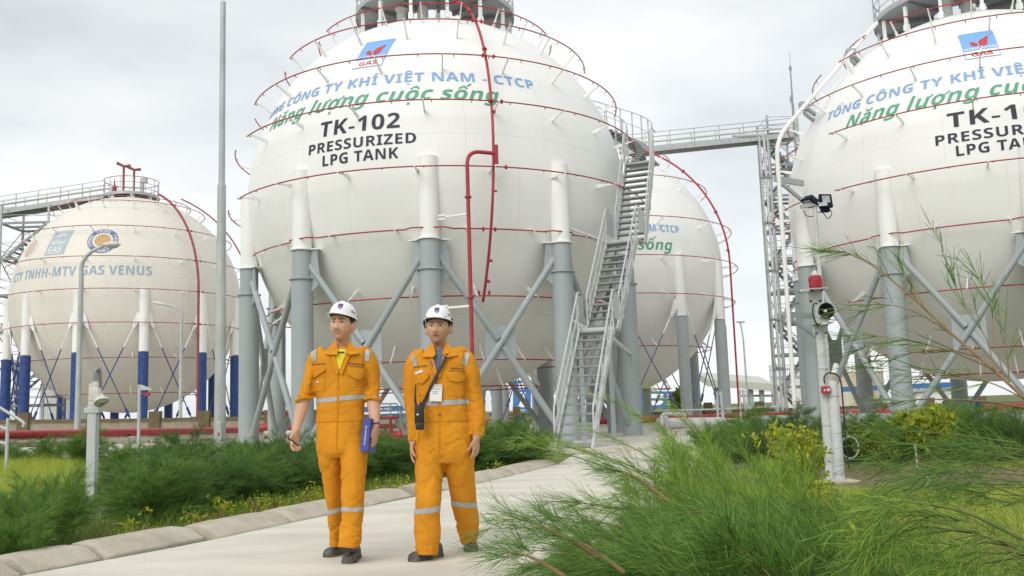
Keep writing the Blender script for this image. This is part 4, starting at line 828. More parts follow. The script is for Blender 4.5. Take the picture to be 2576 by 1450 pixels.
# floodlight pole behind
Yf = 13.0; s_ = pxm(Yf); p1 = at(2059, 520, Yf); XF = at(2078, 900, Yf)[0]
t = thing('floodlight_pole', 'slender white pole topped by two dark floodlights', 'floodlight pole', (XF, Yf, 0)); zt = p1[2]; k = MB(); k.tube([(XF, Yf, 0), (XF, Yf, zt*.72), (XF, Yf, zt*.73), (XF, Yf, zt)], [.04, .036, .03, .03], 12); k.build('pole', M['pvc'], t)
k = MB(); k.beam((XF-.2, Yf-.03, zt+.0), (XF+.05, Yf, zt+.04), .07, .05); k.beam((XF, Yf, zt+.02), (XF+.16, Yf-.06, zt+.02), .05, .05); k.build('cross_arm', M['galv'], t, False)
def flood(c_, rot, lab):
    R3 = np.array(Matrix.Rotation(rot[0], 3, 'Z')@Matrix.Rotation(rot[1], 3, 'X')); k = MB()
    v = np.array([(-.1, 0, -.1), (.1, 0, -.1), (.1, 0, .1), (-.1, 0, .1), (-.07, .1, -.09), (.07, .1, -.09), (.06, .1, .06), (-.06, .1, .06)]); k.add(v@R3.T+c_, [(0, 1, 2, 3), (4, 7, 6, 5), (0, 4, 5, 1), (1, 5, 6, 2), (2, 6, 7, 3), (3, 7, 4, 0)]); k.box(R3@np.array([0, .06, -.12])+c_, (.12, .06, .06), rot=R3); o = k.build('floodlight', M['navyblk'], t, False, .008, True); g_ = MB(); g_.box(R3@np.array([0.0, -.006, .02])+c_, (.115, .008, .1), rot=R3); g_.build('lamp_glass', M['glass'], o, False)
flood(at(2078, 505, Yf), (rad(12), rad(-8)), ''); flood(at(2036, 512, Yf), (rad(-60), rad(60)), '')
k = MB(); k.tube(smoothline([(XF-.17, Yf, zt-.04), (XF-.12, Yf, zt-.13), (XF, Yf, zt-.14)]), .006, 6); k.tube(smoothline([(XF+.02, Yf, zt-.08), (XF+.1, Yf-.03, zt-.1), (XF+.16, Yf-.03, zt-.18), (XF+.22, Yf-.04, zt-.12), (XF+.18, Yf-.05, zt-.03)]), .006, 6); k.build('cable', M['black'], t)
# stake with pale hose
q = gnd(2308, 1180); q2 = at(2302, 1120, q[1]); t = thing('garden_stake', 'thin white stake leaning in the bare soil patch', 'stake', q); k = MB(); k.cyl(q-[0, 0, .05], q2, .014, seg=8); k.ell(q2, (.02, .02, .02), 8, 6); k.build('rod', M['pvc'], t); k = MB(); k.cyl(q+[.045, .02, 0], q+[.035, .02, .2], .018, seg=8); k.build('red_sleeve', M['oldred'], t)
k = MB(); k.tube(smoothline([gnd(2309, 1183, .03), gnd(2322, 1192, .03), gnd(2336, 1204, .03), gnd(2338, 1212, .03), gnd(2325, 1226, .02)]), .012, 8); tag(k.build('garden_hose', M['ivory']), 'pale garden hose lying on the soil below the stake', 'hose')
# grey weathered gate posts near the half hidden tank
for x, y0, lab in ((1813, 985, 'pale ladder like post before the grey leg of the half hidden tank'), (1871, 980, 'weathered grey gate post right of the half hidden tank')):
    q = at(x, 1070, 33)*[1, 1, 0]; q[2] = 0; z = at(x, y0, 33)[2]; t = thing('gate_post', lab, 'gate post', q, 'weathered gate posts'); k = MB(); k.beam(q+[-.1, 0, 0], q+[-.06, 0, z], .06, .06, (0, 1, 0)); k.beam(q+[.12, 0, 0], q+[.06, 0, z], .09, .06, (0, 1, 0)); k.build('post', M['zinc'], t, False); k = MB()
    for z_ in np.linspace(.3, z-.1, 4): k.beam(q+[-.09, 0, z_], q+[.1, 0, z_], .03, .03)
    k.build('rungs', M['zinc'], t, False)
k = MB(); k.tube([at(1660, 1034, 33.5), at(1800, 1030, 33.5), at(1960, 1023, 33.5)], .03, 8); k.tube([at(1690, 1058, 33.2), at(1960, 1052, 33.2)], .03, 8); k.build('x', M['pvc']).name = 'pipe_rail'; tag(bpy.data.objects['pipe_rail'], 'pair of thin pale pipes between the gate posts', 'pipe')
# white boxes and rubble near the stair foot
q = gnd(1425, 1127); k = MB(); k.ell(q+[-.0, 0, .07], (.22, .15, .13), 10, 7); o = k.build('concrete_lump', M['pvc']); tag(o, 'pale lump of concrete left of the staircase foot', 'rubble')
for v in o.data.vertices: v.co += Vector(v.co).normalized()*.03*noise.noise(v.co*5)
k = MB(); k.box((.55, 23.6, .1), (1.6, .5, .25)); k.build('step_block', M['conc'], None, False, .02); o = bpy.data.objects['step_block']; tag(o, 'low concrete step at the foot of the steel staircase', 'step')
# ------------------------------------------------------------------ people
M['orange'] = mat('orange_cotton', (.67, .275, .018), .85, col2=(.59, .235, .015), vscale=4, bump=.12, bscale=70, spec=.2)
M['orangeseam'] = mat('orange_seam', (.52, .165, .008), .9, spec=.1)
M['skin'] = mat('skin', (.62, .365, .24), .5, col2=(.56, .32, .205), vscale=12, spec=.35); M['skin2'] = mat('tanned_skin', (.56, .33, .215), .5, col2=(.5, .285, .18), vscale=12, spec=.35)
for k_ in ('skin', 'skin2'):
    b_ = M[k_].node_tree.nodes['Principled BSDF']; b_.inputs['Subsurface Weight'].default_value = .15; b_.inputs['Subsurface Radius'].default_value = (.012, .004, .002)
M['hair'] = mat('black_hair', (.012, .01, .009), .55, var=.4, vscale=40); M['helmet'] = mat('white_helmet_shell', (.82, .83, .84), .25)
M['lips'] = mat('lips', (.30, .11, .085), .5); M['teeth'] = mat('teeth', (.6, .56, .49), .35); M['eyew'] = mat('eye_white', (.52, .48, .44), .3); M['iris'] = mat('dark_iris', (.012, .008, .006), .2)
M['tape'] = mat('reflective_tape', (.44, .445, .42), .45, var=.15, vscale=9); M['yellow'] = mat('yellow_shirt', (.78, .68, .03), .8); M['denim'] = mat('blue_grey_shirt', (.12, .16, .25), .85, var=.3, vscale=60)
M['shoe'] = mat('dusty_black_leather', (.06, .06, .06), .7, col2=(.14, .13, .115), vscale=14, bump=.3, bscale=60); M['sole'] = mat('rubber_sole', (.05, .048, .045), .8, col2=(.15, .14, .12), vscale=18)
M['bookblue'] = mat('blue_book_cover', (.045, .055, .28), .4); M['page'] = mat('paper', (.75, .74, .7), .8); M['strapb'] = mat('dark_brown_strap', (.035, .02, .015), .6); M['purple'] = mat('purple_ribbon', (.13, .05, .3), .6)
M['innerband'] = mat('helmet_lining', (.05, .045, .04), .8)
def loft(mb, rings, seg=24, sup=2.0):
    # rings: (centre3, rx, ry[, yaw]) ellipses square to the path, wide axis kept sideways
    P = np.array([r[0] for r in rings], float); T = np.gradient(P, axis=0); V = []; a = np.linspace(0, 2*math.pi, seg, endpoint=False)
    ca, sa = np.cos(a), np.sin(a); ca = np.sign(ca)*np.abs(ca)**(2/sup); sa = np.sign(sa)*np.abs(sa)**(2/sup)
    for i, r in enumerate(rings):
        t = T[i]/np.linalg.norm(T[i]); yw = r[3] if len(r) > 3 else 0; s = np.array([math.cos(yw), math.sin(yw), 0]); s = s-t*(s@t); s /= np.linalg.norm(s); d = np.cross(t, s)
        V.append(P[i]+r[1]*ca[:, None]*s+r[2]*sa[:, None]*d)
    n = len(rings); f = [(i*seg+k, i*seg+(k+1) % seg, (i+1)*seg+(k+1) % seg, (i+1)*seg+k) for i in range(n-1) for k in range(seg)]
    f += [tuple(range(seg-1, -1, -1)), tuple((n-1)*seg+k for k in range(seg))]
    mb.add(np.concatenate(V), f); return mb
def dens(rings, k=5):
    # smooth the ring list
    q = smoothline([np.concatenate([r[0], [r[1], r[2]]]) for r in rings], k); return [(x[:3], x[3], x[4]) for x in q]
def fuse(mb, vox, smooth=3, sf=.5):
    me = mb.mesh('f'); b = bmesh.new(); b.from_mesh(me); bmesh.ops.recalc_face_normals(b, faces=b.faces); b.to_mesh(me); b.free()
    o = bpy.data.objects.new('f', me); COL.objects.link(o); r = o.modifiers.new('r', 'REMESH'); r.mode = 'VOXEL'; r.voxel_size = vox
    s = o.modifiers.new('s', 'SMOOTH'); s.iterations = smooth; s.factor = sf
    dg = bpy.context.evaluated_depsgraph_get(); out_ = bpy.data.meshes.new_from_object(o.evaluated_get(dg)); bpy.data.objects.remove(o); return out_
def cutpatch(src, planes, off, name, m, parent, thick=0., smooth=True, bevel=0):
    b = bmesh.new(); b.from_mesh(src); b.normal_update()
    for co, no in planes:
        bmesh.ops.bisect_plane(b, geom=b.verts[:]+b.edges[:]+b.faces[:], plane_co=co, plane_no=no, clear_outer=True)
    b.normal_update(); nn = {v: v.normal.copy() for v in b.verts}
    for v in b.verts: v.co += nn[v]*off
    if thick and b.faces: bmesh.ops.solidify(b, geom=b.faces[:], thickness=thick)
    o_ = Vector(WL.get(parent.name, (0, 0, 0)))
    for v in b.verts: v.co -= o_
    me = bpy.data.meshes.new(name); b.to_mesh(me); b.free()
    return link(name, me, m, parent, smooth, 0, False)
def polyplanes(pts, yfront):
    # convex polygon in XZ (counter-clockwise seen from the camera) -> clipping planes; keep only y < yfront
    P = [Vector((p[0], 0, p[1])) for p in pts]; A = sum(P[i].x*P[(i+1) % len(P)].z-P[(i+1) % len(P)].x*P[i].z for i in range(len(P)))
    if A < 0: P = P[::-1]
    pl = [(Vector((0, yfront, 0)), Vector((0, 1, 0)))]
    for i in range(len(P)):
        a, c = P[i], P[(i+1) % len(P)]; d = c-a; pl.append((a, Vector((d.z, 0, -d.x))))
    return pl
def add_hand(mb, wrist, d, across, curl, thumb=1, spread=.06, sc=1., tcurl=.3):
    # d: direction along the hand, across: from little finger to index finger, palm normal = d x across * thumb
    w_ = np.asarray(wrist, float); d = np.asarray(d, float)/np.linalg.norm(d); a = np.asarray(across, float); a = a-d*(a@d); a /= np.linalg.norm(a); n = np.cross(d, a)*thumb
    pr = []
    for t, rx, ry in ((0, .026, .019), (.02, .032, .018), (.05, .04, .017), (.078, .041, .014), (.09, .037, .011)):
        c = w_+d*t*sc; pr.append((c, rx*sc, ry*sc))
    P = np.array([q[0] for q in pr]); ang = np.linspace(0, 2*math.pi, 16, endpoint=False); V = [P[i]+pr[i][1]*np.cos(ang)[:, None]*a+pr[i][2]*np.sin(ang)[:, None]*n for i in range(5)]
    mb.add(np.concatenate(V), [(i*16+k, i*16+(k+1) % 16, (i+1)*16+(k+1) % 16, (i+1)*16+k) for i in range(4) for k in range(16)]+[tuple(range(15, -1, -1)), tuple(64+k for k in range(16))])
    for off, ln, cu in ((.029, .072, .85), (.0095, .08, .95), (-.0105, .075, 1.05), (-.029, .06, 1.2)):
        p = w_+d*.08*sc+a*off*sc; th = 0.; dd = d+a*off*spread*10; pts = [p-d*.012*sc, p]
        for sgl, kk in ((.46, .7), (.3, 1.0), (.24, .8)):
            th += curl*cu*kk; v = dd*math.cos(th)+n*math.sin(th); p = p+v/np.linalg.norm(v)*ln*sgl*sc; pts.append(p)
        mb.tube(pts, np.array([.0095, .0095, .009, .0082, .0062])*sc, 8)
    p = w_+d*.022*sc+a*.024*sc; v1 = d*.75+a*.6+n*.25; v2 = d*.95+a*.1+n*(.25+tcurl)
    p1 = p+v1/np.linalg.norm(v1)*.042*sc; p2 = p1+v2/np.linalg.norm(v2)*.032*sc; p3 = p2+(v2+n*.2)/np.linalg.norm(v2+n*.2)*.024*sc
    mb.tube([p, p1, p2, p3], np.array([.0145, .0115, .01, .0075])*sc, 8)
    return w_+d*.06*sc+n*.02*sc
def head_pts(seg=72, rings=60):
    V = []; 
    for i in range(rings+1):
        t = math.pi*i/rings; 
        for k in range(seg):
            p = 2*math.pi*k/seg; x, y, z = math.sin(t)*math.cos(p), math.sin(t)*math.sin(p), math.cos(t)
            s = lambda u, e: math.copysign(abs(u)**e, u)
            X, Y, Z = s(x, .92)*.076, s(y, .9)*.094, z*.118
            if Z < -.01: q = min(1, (-Z-.01)/.108); X *= 1-.30*q**1.5; 
            if Y > 0 and Z < 0: Y *= 1-.45*(-Z/.118)
            if Y > 0: Y += .008
            if Y < 0: Y = Y*.93
            if Z < -.04 and Y < 0: Y -= .004
            if Y < -.015:
                g = lambda cx, cz, sx, sz: math.exp(-((X-cx)/sx)**2/2-((Z-cz)/sz)**2/2); ax_ = abs(X); ga = lambda cx, cz, sx, sz: math.exp(-((ax_-cx)/sx)**2/2-((Z-cz)/sz)**2/2)
                f = .013*g(0, -.012, .0085, .017)+.021*g(0, -.034, .0115, .0095)+.010*ga(.0135, -.037, .0065, .006)+.006*ga(.028, .024, .022, .008)-.011*ga(.031, .005, .016, .010)+.008*ga(.044, -.022, .018, .016)
                f += .007*g(0, -.0565, .017, .0045)+.0075*g(0, -.0685, .015, .005)-.004*g(0, -.0625, .02, .0022)+.008*g(0, -.099, .016, .011)-.003*g(0, -.081, .018, .005)
                Y -= f*min(1, (-Y-.015)/.03)
            V.append((X, Y, Z))
    f = [(i*seg+k, (i+1)*seg+k, (i+1)*seg+(k+1) % seg, i*seg+(k+1) % seg) for i in range(rings) for k in range(seg)]
    return np.array(V), f
HV, HF = head_pts()
def person(cfg):
    Y0 = cfg['Y']; s = pxm(Y0)
    def J(x, y, dy=0.): return at(x, y, Y0+dy)
    foot = cfg['base']; root = thing('person', cfg['label'], 'person', foot)
    # ---- coverall
    cv = MB(); mm = lambda L_: [(J(x, y, dy), hw*s, dp) for x, y, hw, dp, dy in L_]
    loft(cv, dens(mm(cfg['torso']), 5), 40, 2.35)
    for leg in cfg['legs']: loft(cv, dens(mm(leg), 5), 28, 2.15)
    for arm in cfg['sleeves']: loft(cv, dens([(J(x, y, dy), r, r*1.05) for x, y, r, dy in arm], 5), 22)
    me = fuse(cv, .0075, 5)
    zf = lambda y: J(1000, y)[2]
    seed = cfg['seed']; me.update(); nor = [v.normal.copy() for v in me.vertices]
    cfg['arm'] = [(J(*a_), J(*b_)) for a_, b_ in cfg['arm']]
    folds = [(J(*q[:2], q[2]), q[3], q[4]) for q in cfg['folds']]
    for v, n_ in zip(me.vertices, nor):
        c = v.co; d = 0.
        a1 = noise.noise((c.x*7+seed, c.y*7, c.z*5)); d += .007*noise.noise((c.x*4+seed, c.y*4, c.z*3))+.002*a1
        q = Vector((c.x*3.5+c.z*3+.6*a1, c.y*3.5, c.z*5-c.x*4.5)); r = noise.noise(q+Vector((seed, 3, 1))); d -= .007*max(0, 1-abs(r)/.32)**1.2; r = noise.noise(Vector((c.x*4.5-c.z*3.5, c.y*4.5, c.z*5.5+c.x*5))+Vector((seed, 7, 4))); d -= .003*max(0, 1-abs(r)/.3)**1.2
        for p, R_, A in folds:
            k = math.exp(-((c.x-p[0])**2+(c.y-p[1])**2+(c.z-p[2])**2)/(2*R_*R_))
            if k > .03:
                w1 = noise.noise((c.x*7+seed*2, c.y*5, c.z*13+c.x*13+2*a1)); w2 = noise.noise((c.x*9-c.z*9, c.y*6+seed, c.z*15)); d += A*k*(.35-1.1*max(0, 1-abs(w1)/.32)**1.2-.5*max(0, 1-abs(w2)/.25))
        for sa, sb in cfg['arm']:
            if sb[2] < c.z < sa[2]+.03: u = (sa[2]-c.z)/(sa[2]-sb[2]); xs_ = sa[0]+(sb[0]-sa[0])*u; d -= .010*math.exp(-((c.x-xs_)/.009)**2/2)
        v.co = c+n_*d
    me.update()
    cov = link('coverall', me.copy(), M['orange'], root, True, 0, False)
    for v in cov.data.vertices: v.co -= Vector(foot)
    # ---- skin body: one continuous mesh
    bd = MB()
    loft(bd, dens([(J(x, y, dy), hw*s*.74, dp*.66) for x, y, hw, dp, dy in cfg['torso']], 4), 24)
    for leg in cfg['legs']: loft(bd, dens([(J(x, y, dy), hw*s*.5, dp*.5) for x, y, hw, dp, dy in leg], 4), 14)
    for arm in cfg['sleeves']: loft(bd, dens([(J(x, y, dy), r*.68, r*.68) for x, y, r, dy in arm], 4), 14)
    for arm in cfg['forearms']: loft(bd, dens([(J(x, y, dy), r, r*.9) for x, y, r, dy in arm], 5), 18)
    holds = [add_hand(bd, J(*h['w']), h['d'], h['a'], h['curl'], h['t'], sc=h.get('sc', 1.), tcurl=h.get('tc', .3)) for h in cfg['hands']]
    hx, hy, hd = cfg['head']; hc = J(hx, hy, hd); Rm = np.array(Matrix.Rotation(cfg['yaw'], 3, 'Z')@Matrix.Rotation(cfg['pitch'], 3, 'X')@Matrix.Rotation(cfg['roll'], 3, 'Y')); hs = cfg.get('hs', 1.)
    tr = lambda p: np.asarray(p, float)*hs@Rm.T+hc
    wid = cfg.get('wide', 1.); bd.add(tr(HV*[wid, 1, 1]), HF)
    for q in (-1, 1):   # ears
        e = MB(); e.ell((0, 0, 0), (.011, .021, .034), 14, 10); bd.add(tr((np.concatenate(e.v)@np.array(Matrix.Rotation(q*rad(-32), 3, 'Z')).T)+[q*.083*wid, .012, -.012]), e.f)
    nb = J(*cfg['neck']); loft(bd, [(nb+[0, .015, -.05], .07, .07), (nb+[0, .01, 0], .058, .06), ((nb+hc)/2+[0, .015, -.03], .054, .058), (hc+[0, .02, -.05], .055, .06)], 24)
    bm_ = fuse(bd, .0045, 2, .4); skin = M[cfg['skin']]; body = link('body', bm_.copy(), skin, root, True, 0, False)
    for v in body.data.vertices: v.co -= Vector(foot)
    bvh = BVHTree.FromPolygons([v.co.copy() for v in bm_.vertices], [p.vertices[:] for p in bm_.polygons]); fw = Vector(Rm@np.array([0, -1, 0.]))
    def fpatch(poly, off, m, name):
        b = bmesh.new(); b.faces.new([b.verts.new((x*wid, z, 0)) for x, z in poly]); fm = bpy.data.meshes.new(name); b.to_mesh(fm); b.free(); fine(fm, .004, 4)
        for v in fm.vertices:
            o_ = Vector(tr((v.co.x, -.3, v.co.y))); h = bvh.ray_cast(o_, -fw)
            p = h[0] if h[0] else Vector(tr((v.co.x, -.085, v.co.y)))
            v.co = p+fw*off-Vector(foot)
        return link(name, fm, m, root, True, 0, False)
    ell2 = lambda cx, cz, a, b, n=18, t=0: [(cx+a*math.cos(u)*math.cos(t)-b*math.sin(u)*math.sin(t), cz+a*math.cos(u)*math.sin(t)+b*math.sin(u)*math.cos(t)) for u in np.linspace(0, 2*math.pi, n, endpoint=False)]
    eh = cfg.get('eye', .0042)
    for q in (-1, 1):
        ex = q*.031; alm = [(ex-.0145, .004-q*.001), (ex-.008, .004+eh*.9), (ex, .004+eh*1.15), (ex+.008, .004+eh*.9), (ex+.0145, .004+q*.001), (ex+.007, .004-eh*.75), (ex-.007, .004-eh*.75)]
        fpatch(alm, .0012, M['eyew'], 'eye'); fpatch(ell2(ex+cfg.get('gaze', 0), .0042, .0062, eh*1.02), .002, M['iris'], 'iris')
        fpatch([(ex-.0165, .004), (ex-.009, .004+eh), (ex, .004+eh*1.25), (ex+.009, .004+eh), (ex+.0165, .004), (ex+.009, .007+eh), (ex, .0075+eh*1.25), (ex-.009, .007+eh)], .0026, M['iris'], 'eyelashes')
        fpatch([(ex-q*.02, .019), (ex-q*.004, .0235), (ex+q*.012, .025), (ex+q*.024, .0195), (ex+q*.012, .0315), (ex-q*.006, .031), (ex-q*.02, .0275)], .0016, M['hair'], 'eyebrow')
        fpatch(ell2(q*.0085, -.0455, .004, .0018), .0012, M['lips'], 'nostril')
    if cfg['smile']:
        fpatch([(-.028, -.0555), (-.014, -.0575), (0, -.0585), (.014, -.0575), (.028, -.0555), (.02, -.0655), (.008, -.071), (-.008, -.071), (-.02, -.0655)], .0014, M['lips'], 'lower_lip')
        fpatch([(-.021, -.0575), (0, -.0602), (.021, -.0575), (.014, -.0635), (0, -.0665), (-.014, -.0635)], .0024, M['teeth'], 'teeth')
        fpatch([(-.029, -.0545), (-.012, -.0555), (-.004, -.0535), (0, -.0545), (.004, -.0535), (.012, -.0555), (.029, -.0545), (.014, -.0595), (0, -.0605), (-.014, -.0595)], .0028, M['lips'], 'upper_lip')
    else:
        fpatch([(-.024, -.0625), (-.008, -.0605), (0, -.0615), (.008, -.0605), (.024, -.0625), (.01, -.0725), (-.01, -.0725)], .0012, M['lips'], 'lower_lip')
        fpatch([(-.024, -.062), (-.01, -.0585), (-.004, -.0565), (0, -.0575), (.004, -.0565), (.01, -.0585), (.024, -.062), (.01, -.0635), (-.01, -.0635)], .0014, M['lips'], 'upper_lip')
        fpatch([(-.025, -.0625), (0, -.063), (.025, -.0625), (0, -.0645)], .0022, M['iris'], 'mouth_line')
    if cfg.get('fringe'): fpatch([(-.066, .034), (-.05, .043), (-.02, .05), (.01, .051), (.04, .046), (.062, .036), (.07, .07), (-.07, .07)], .003, M['hair'], 'fringe')
    # hair
    hm = MB(); e = MB(); e.ell((0, .014, .02), (.0815*wid, .092, .108), 40, 30); v = np.concatenate(e.v); b = bmesh.new(); hm.add(tr(v), e.f); me2 = hm.mesh('hair', foot); b.from_mesh(me2)
    lz = Vector(Rm@np.array([0, 0, 1.])); ly = Vector(Rm@np.array([0, 1., 0]))
    bmesh.ops.bisect_plane(b, geom=b.verts[:]+b.edges[:]+b.faces[:], plane_co=Vector(tr((0, 0, cfg.get('hairz', -.02)))-foot), plane_no=-lz, clear_outer=True)
    bmesh.ops.bisect_plane(b, geom=b.verts[:]+b.edges[:]+b.faces[:], plane_co=Vector(tr((0, -.034, 0))-foot), plane_no=(-ly+lz*-.35).normalized(), clear_outer=True); b.to_mesh(me2); b.free(); link('hair', me2, M['hair'], root, True, 0, False)
    # helmet
    Rh = Rm@np.array(Matrix.Rotation(cfg['htilt'][0], 3, 'X')@Matrix.Rotation(cfg['htilt'][1], 3, 'Y')); hk = cfg.get('hk', 1.); th = lambda p: np.asarray(p, float)*hs*hk@Rh.T+tr((0, .006, .052))
    def dome(r0, z0, grow=0.):
        V = []; F_ = []; sg, rg = 64, 18
        for i in range(rg+1):
            t = math.pi/2*i/rg
            for k in range(sg):
                u = 2*math.pi*k/sg; x, y = math.cos(u), math.sin(u); cs = math.cos(t)**.82; z = z0+.118*math.sin(t)**.95
                rr = 1+.0; X, Y = (.104+grow)*cs*x, (.132+grow)*cs*y
                if abs(X) < .024: z += .0075*(1-(abs(X)/.024)**2)*math.sin(t)**.5
                V.append((X, Y, z))
        F_ = [(i*sg+k, i*sg+(k+1) % sg, (i+1)*sg+(k+1) % sg, (i+1)*sg+k) for i in range(rg) for k in range(sg)]
        return np.array(V), F_
    V, F_ = dome(0, .004); hb = MB(); hb.add(th(V), F_)
    sg = 64; ring = []
    for du, dz, pk in ((0, .004, 0), (.012, .001, .02), (.018, -.006, .032), (.016, -.010, .03), (.004, -.006, .01), (-.004, -.002, 0)):
        ring.append([((.104+du)*math.cos(u), (.132+du)*math.sin(u)-pk*max(0, -math.sin(u))**3, dz-(.007 if pk else 0)*max(0, -math.sin(u))**2) for u in np.linspace(0, 2*math.pi, sg, endpoint=False)])
    R_ = np.array(ring).reshape(-1, 3); hb.add(th(R_), [(i*sg+k, i*sg+(k+1) % sg, (i+1)*sg+(k+1) % sg, (i+1)*sg+k) for i in range(5) for k in range(sg)])
    hel = hb.build('helmet', M['helmet'], root, True, 0, True)
    ib = MB(); ib.lathe((0, 0, 0), [(.1, -.012), (.1, .02), (.094, .02), (.094, -.012), (.1, -.012)], 40, caps=False); iv = th(np.concatenate(ib.v)*[.93, 1.17, 1]); i2 = MB(); i2.add(iv, ib.f); i2.build('helmet_lining', M['innerband'], hel)
    hbv = BVHTree.FromPolygons([Vector(p) for p in np.concatenate(hb.v)], hb.f)
    def hpatch(ang, polys, off, m, name, txt=None):
        dv = Vector(Rh@np.array([math.sin(ang), -math.cos(ang), 0])); sv = Rh@np.array([math.cos(ang), math.sin(ang), 0]); uv = Rh@np.array([0, 0, 1.]); 
        if txt: fm = text_mesh(BOLD(txt[0])); xx = [v.co.x for v in fm.vertices]; mxx = max(xx); 
        else:
            b = bmesh.new(); [b.faces.new([b.verts.new((x, z, 0)) for x, z in P]) for P in polys]; fm = bpy.data.meshes.new(name); b.to_mesh(fm); b.free()
        if txt:
            for v in fm.vertices: v.co.x = txt[1]+v.co.x/mxx*txt[2]; v.co.y = txt[3]+v.co.y*txt[4]/.72
        fine(fm, .008, 3)
        for v in fm.vertices:
            o_ = Vector(th((0, 0, 0))+sv*v.co.x+uv*v.co.y)+dv*.4; h = hbv.ray_cast(o_, -dv); p = h[0] if h[0] else o_-dv*.28; v.co = p+dv*off-Vector(foot)
        return link(name, fm, m, hel, True, 0, False)
    q = lambda x0, x1, y0, y1: [(x0, y0), (x1, y0), (x1, y1), (x0, y1)]
    ea = cfg.get('ea', 0)
    hpatch(ea, [q(-.0165, .0165, .036, .072)], .0015, M['bookblue'], 'emblem'); hpatch(ea, [[(.002, .046), (.008, .05), (.009, .058), (.006, .067), (.001, .061), (-.002, .054)], [(-.003, .047), (-.009, .052), (-.008, .059), (-.003, .054)]], .0022, M['logored'], 'emblem_flame')
    hpatch(ea, None, .0022, M['logowhite'], 'emblem_lettering', ('PETROVIETNAM', -.014, .028, .039, .005)); hpatch(ea, None, .0018, M['bookblue'], 'emblem_lettering', ('GAS', -.012, .024, .026, .0075))
    hpatch(ea+1.05, None, .0018, M['dtext'], 'helmet_lettering', ('PVGAS', -.02, .045, .026, .016))
    # ---- clothing details cut from the coverall surface
    yf = Y0+.0; X = lambda x: J(x, 950)[0]; Z = zf
    front_ = lambda pts, off, name, m, th_=0.: cutpatch(me, polyplanes([(J(x, y)[0], J(x, y)[2]) for x, y in pts], yf), off, name, m, cov, th_)
    for nm, pts, off, mm_, th_ in cfg['patches']: front_(pts, off, nm, M[mm_], th_)
    def band(y0, y1, x0, x1, slope=0., name='reflective_tape', off=.0025, m='tape', y2=None):
        c0, c1 = J((x0+x1)/2, y0), J((x0+x1)/2, y1); n0 = Vector((slope, 0, 1)).normalized()
        return cutpatch(me, [(Vector(c0), n0), (Vector(c1), -n0), (Vector((J(x0, y0)[0], 0, 0)), Vector((-1, 0, 0))), (Vector((J(x1, y0)[0], 0, 0)), Vector((1, 0, 0)))], off, name, M[m], cov)
    for bnd in cfg['bands']: band(*bnd[:4], **bnd[4])
    cbv = BVHTree.FromPolygons([v.co.copy() for v in me.vertices], [p.vertices[:] for p in me.polygons])
    def surf(x, y, off=.004):
        p = J(x, y); h = cbv.ray_cast(Vector((p[0], 4., p[2])), Vector((0, 1, 0))); return (np.array(h[0]) if h[0] else p)+[0, -off, 0]
    for txt, x0, x1, y, hpx, tilt in cfg['texts']:
        fm = text_mesh(txt, .02); mxx = max(v.co.x for v in fm.vertices)
        for v in fm.vertices: u = v.co.x/mxx; p = surf(x0+(x1-x0)*u, y+tilt*u-v.co.y/.72*hpx, .003); v.co = Vector(p-foot)
        link('chest_lettering', fm, M['dtext'], cov, False, 0, False)
    for x, y, r, mname in cfg['buttons']: k = MB(); p = surf(x, y, .002); k.cyl(p, p+[0, -.006, 0], r, seg=12); k.build('button', M[mname], cov)
    # collar flaps
    for fl in cfg['collar']:
        P = np.array([J(x, y, dy) for x, y, dy in fl]); k = MB(); k.prism(P, np.array([0, .012, -.003])); k.build('collar', M['orange'], cov, False, .004, True)
    for hp, kk in zip(holds, cfg['hands']): kk['hold'] = hp
    return root, J, surf, me, cov
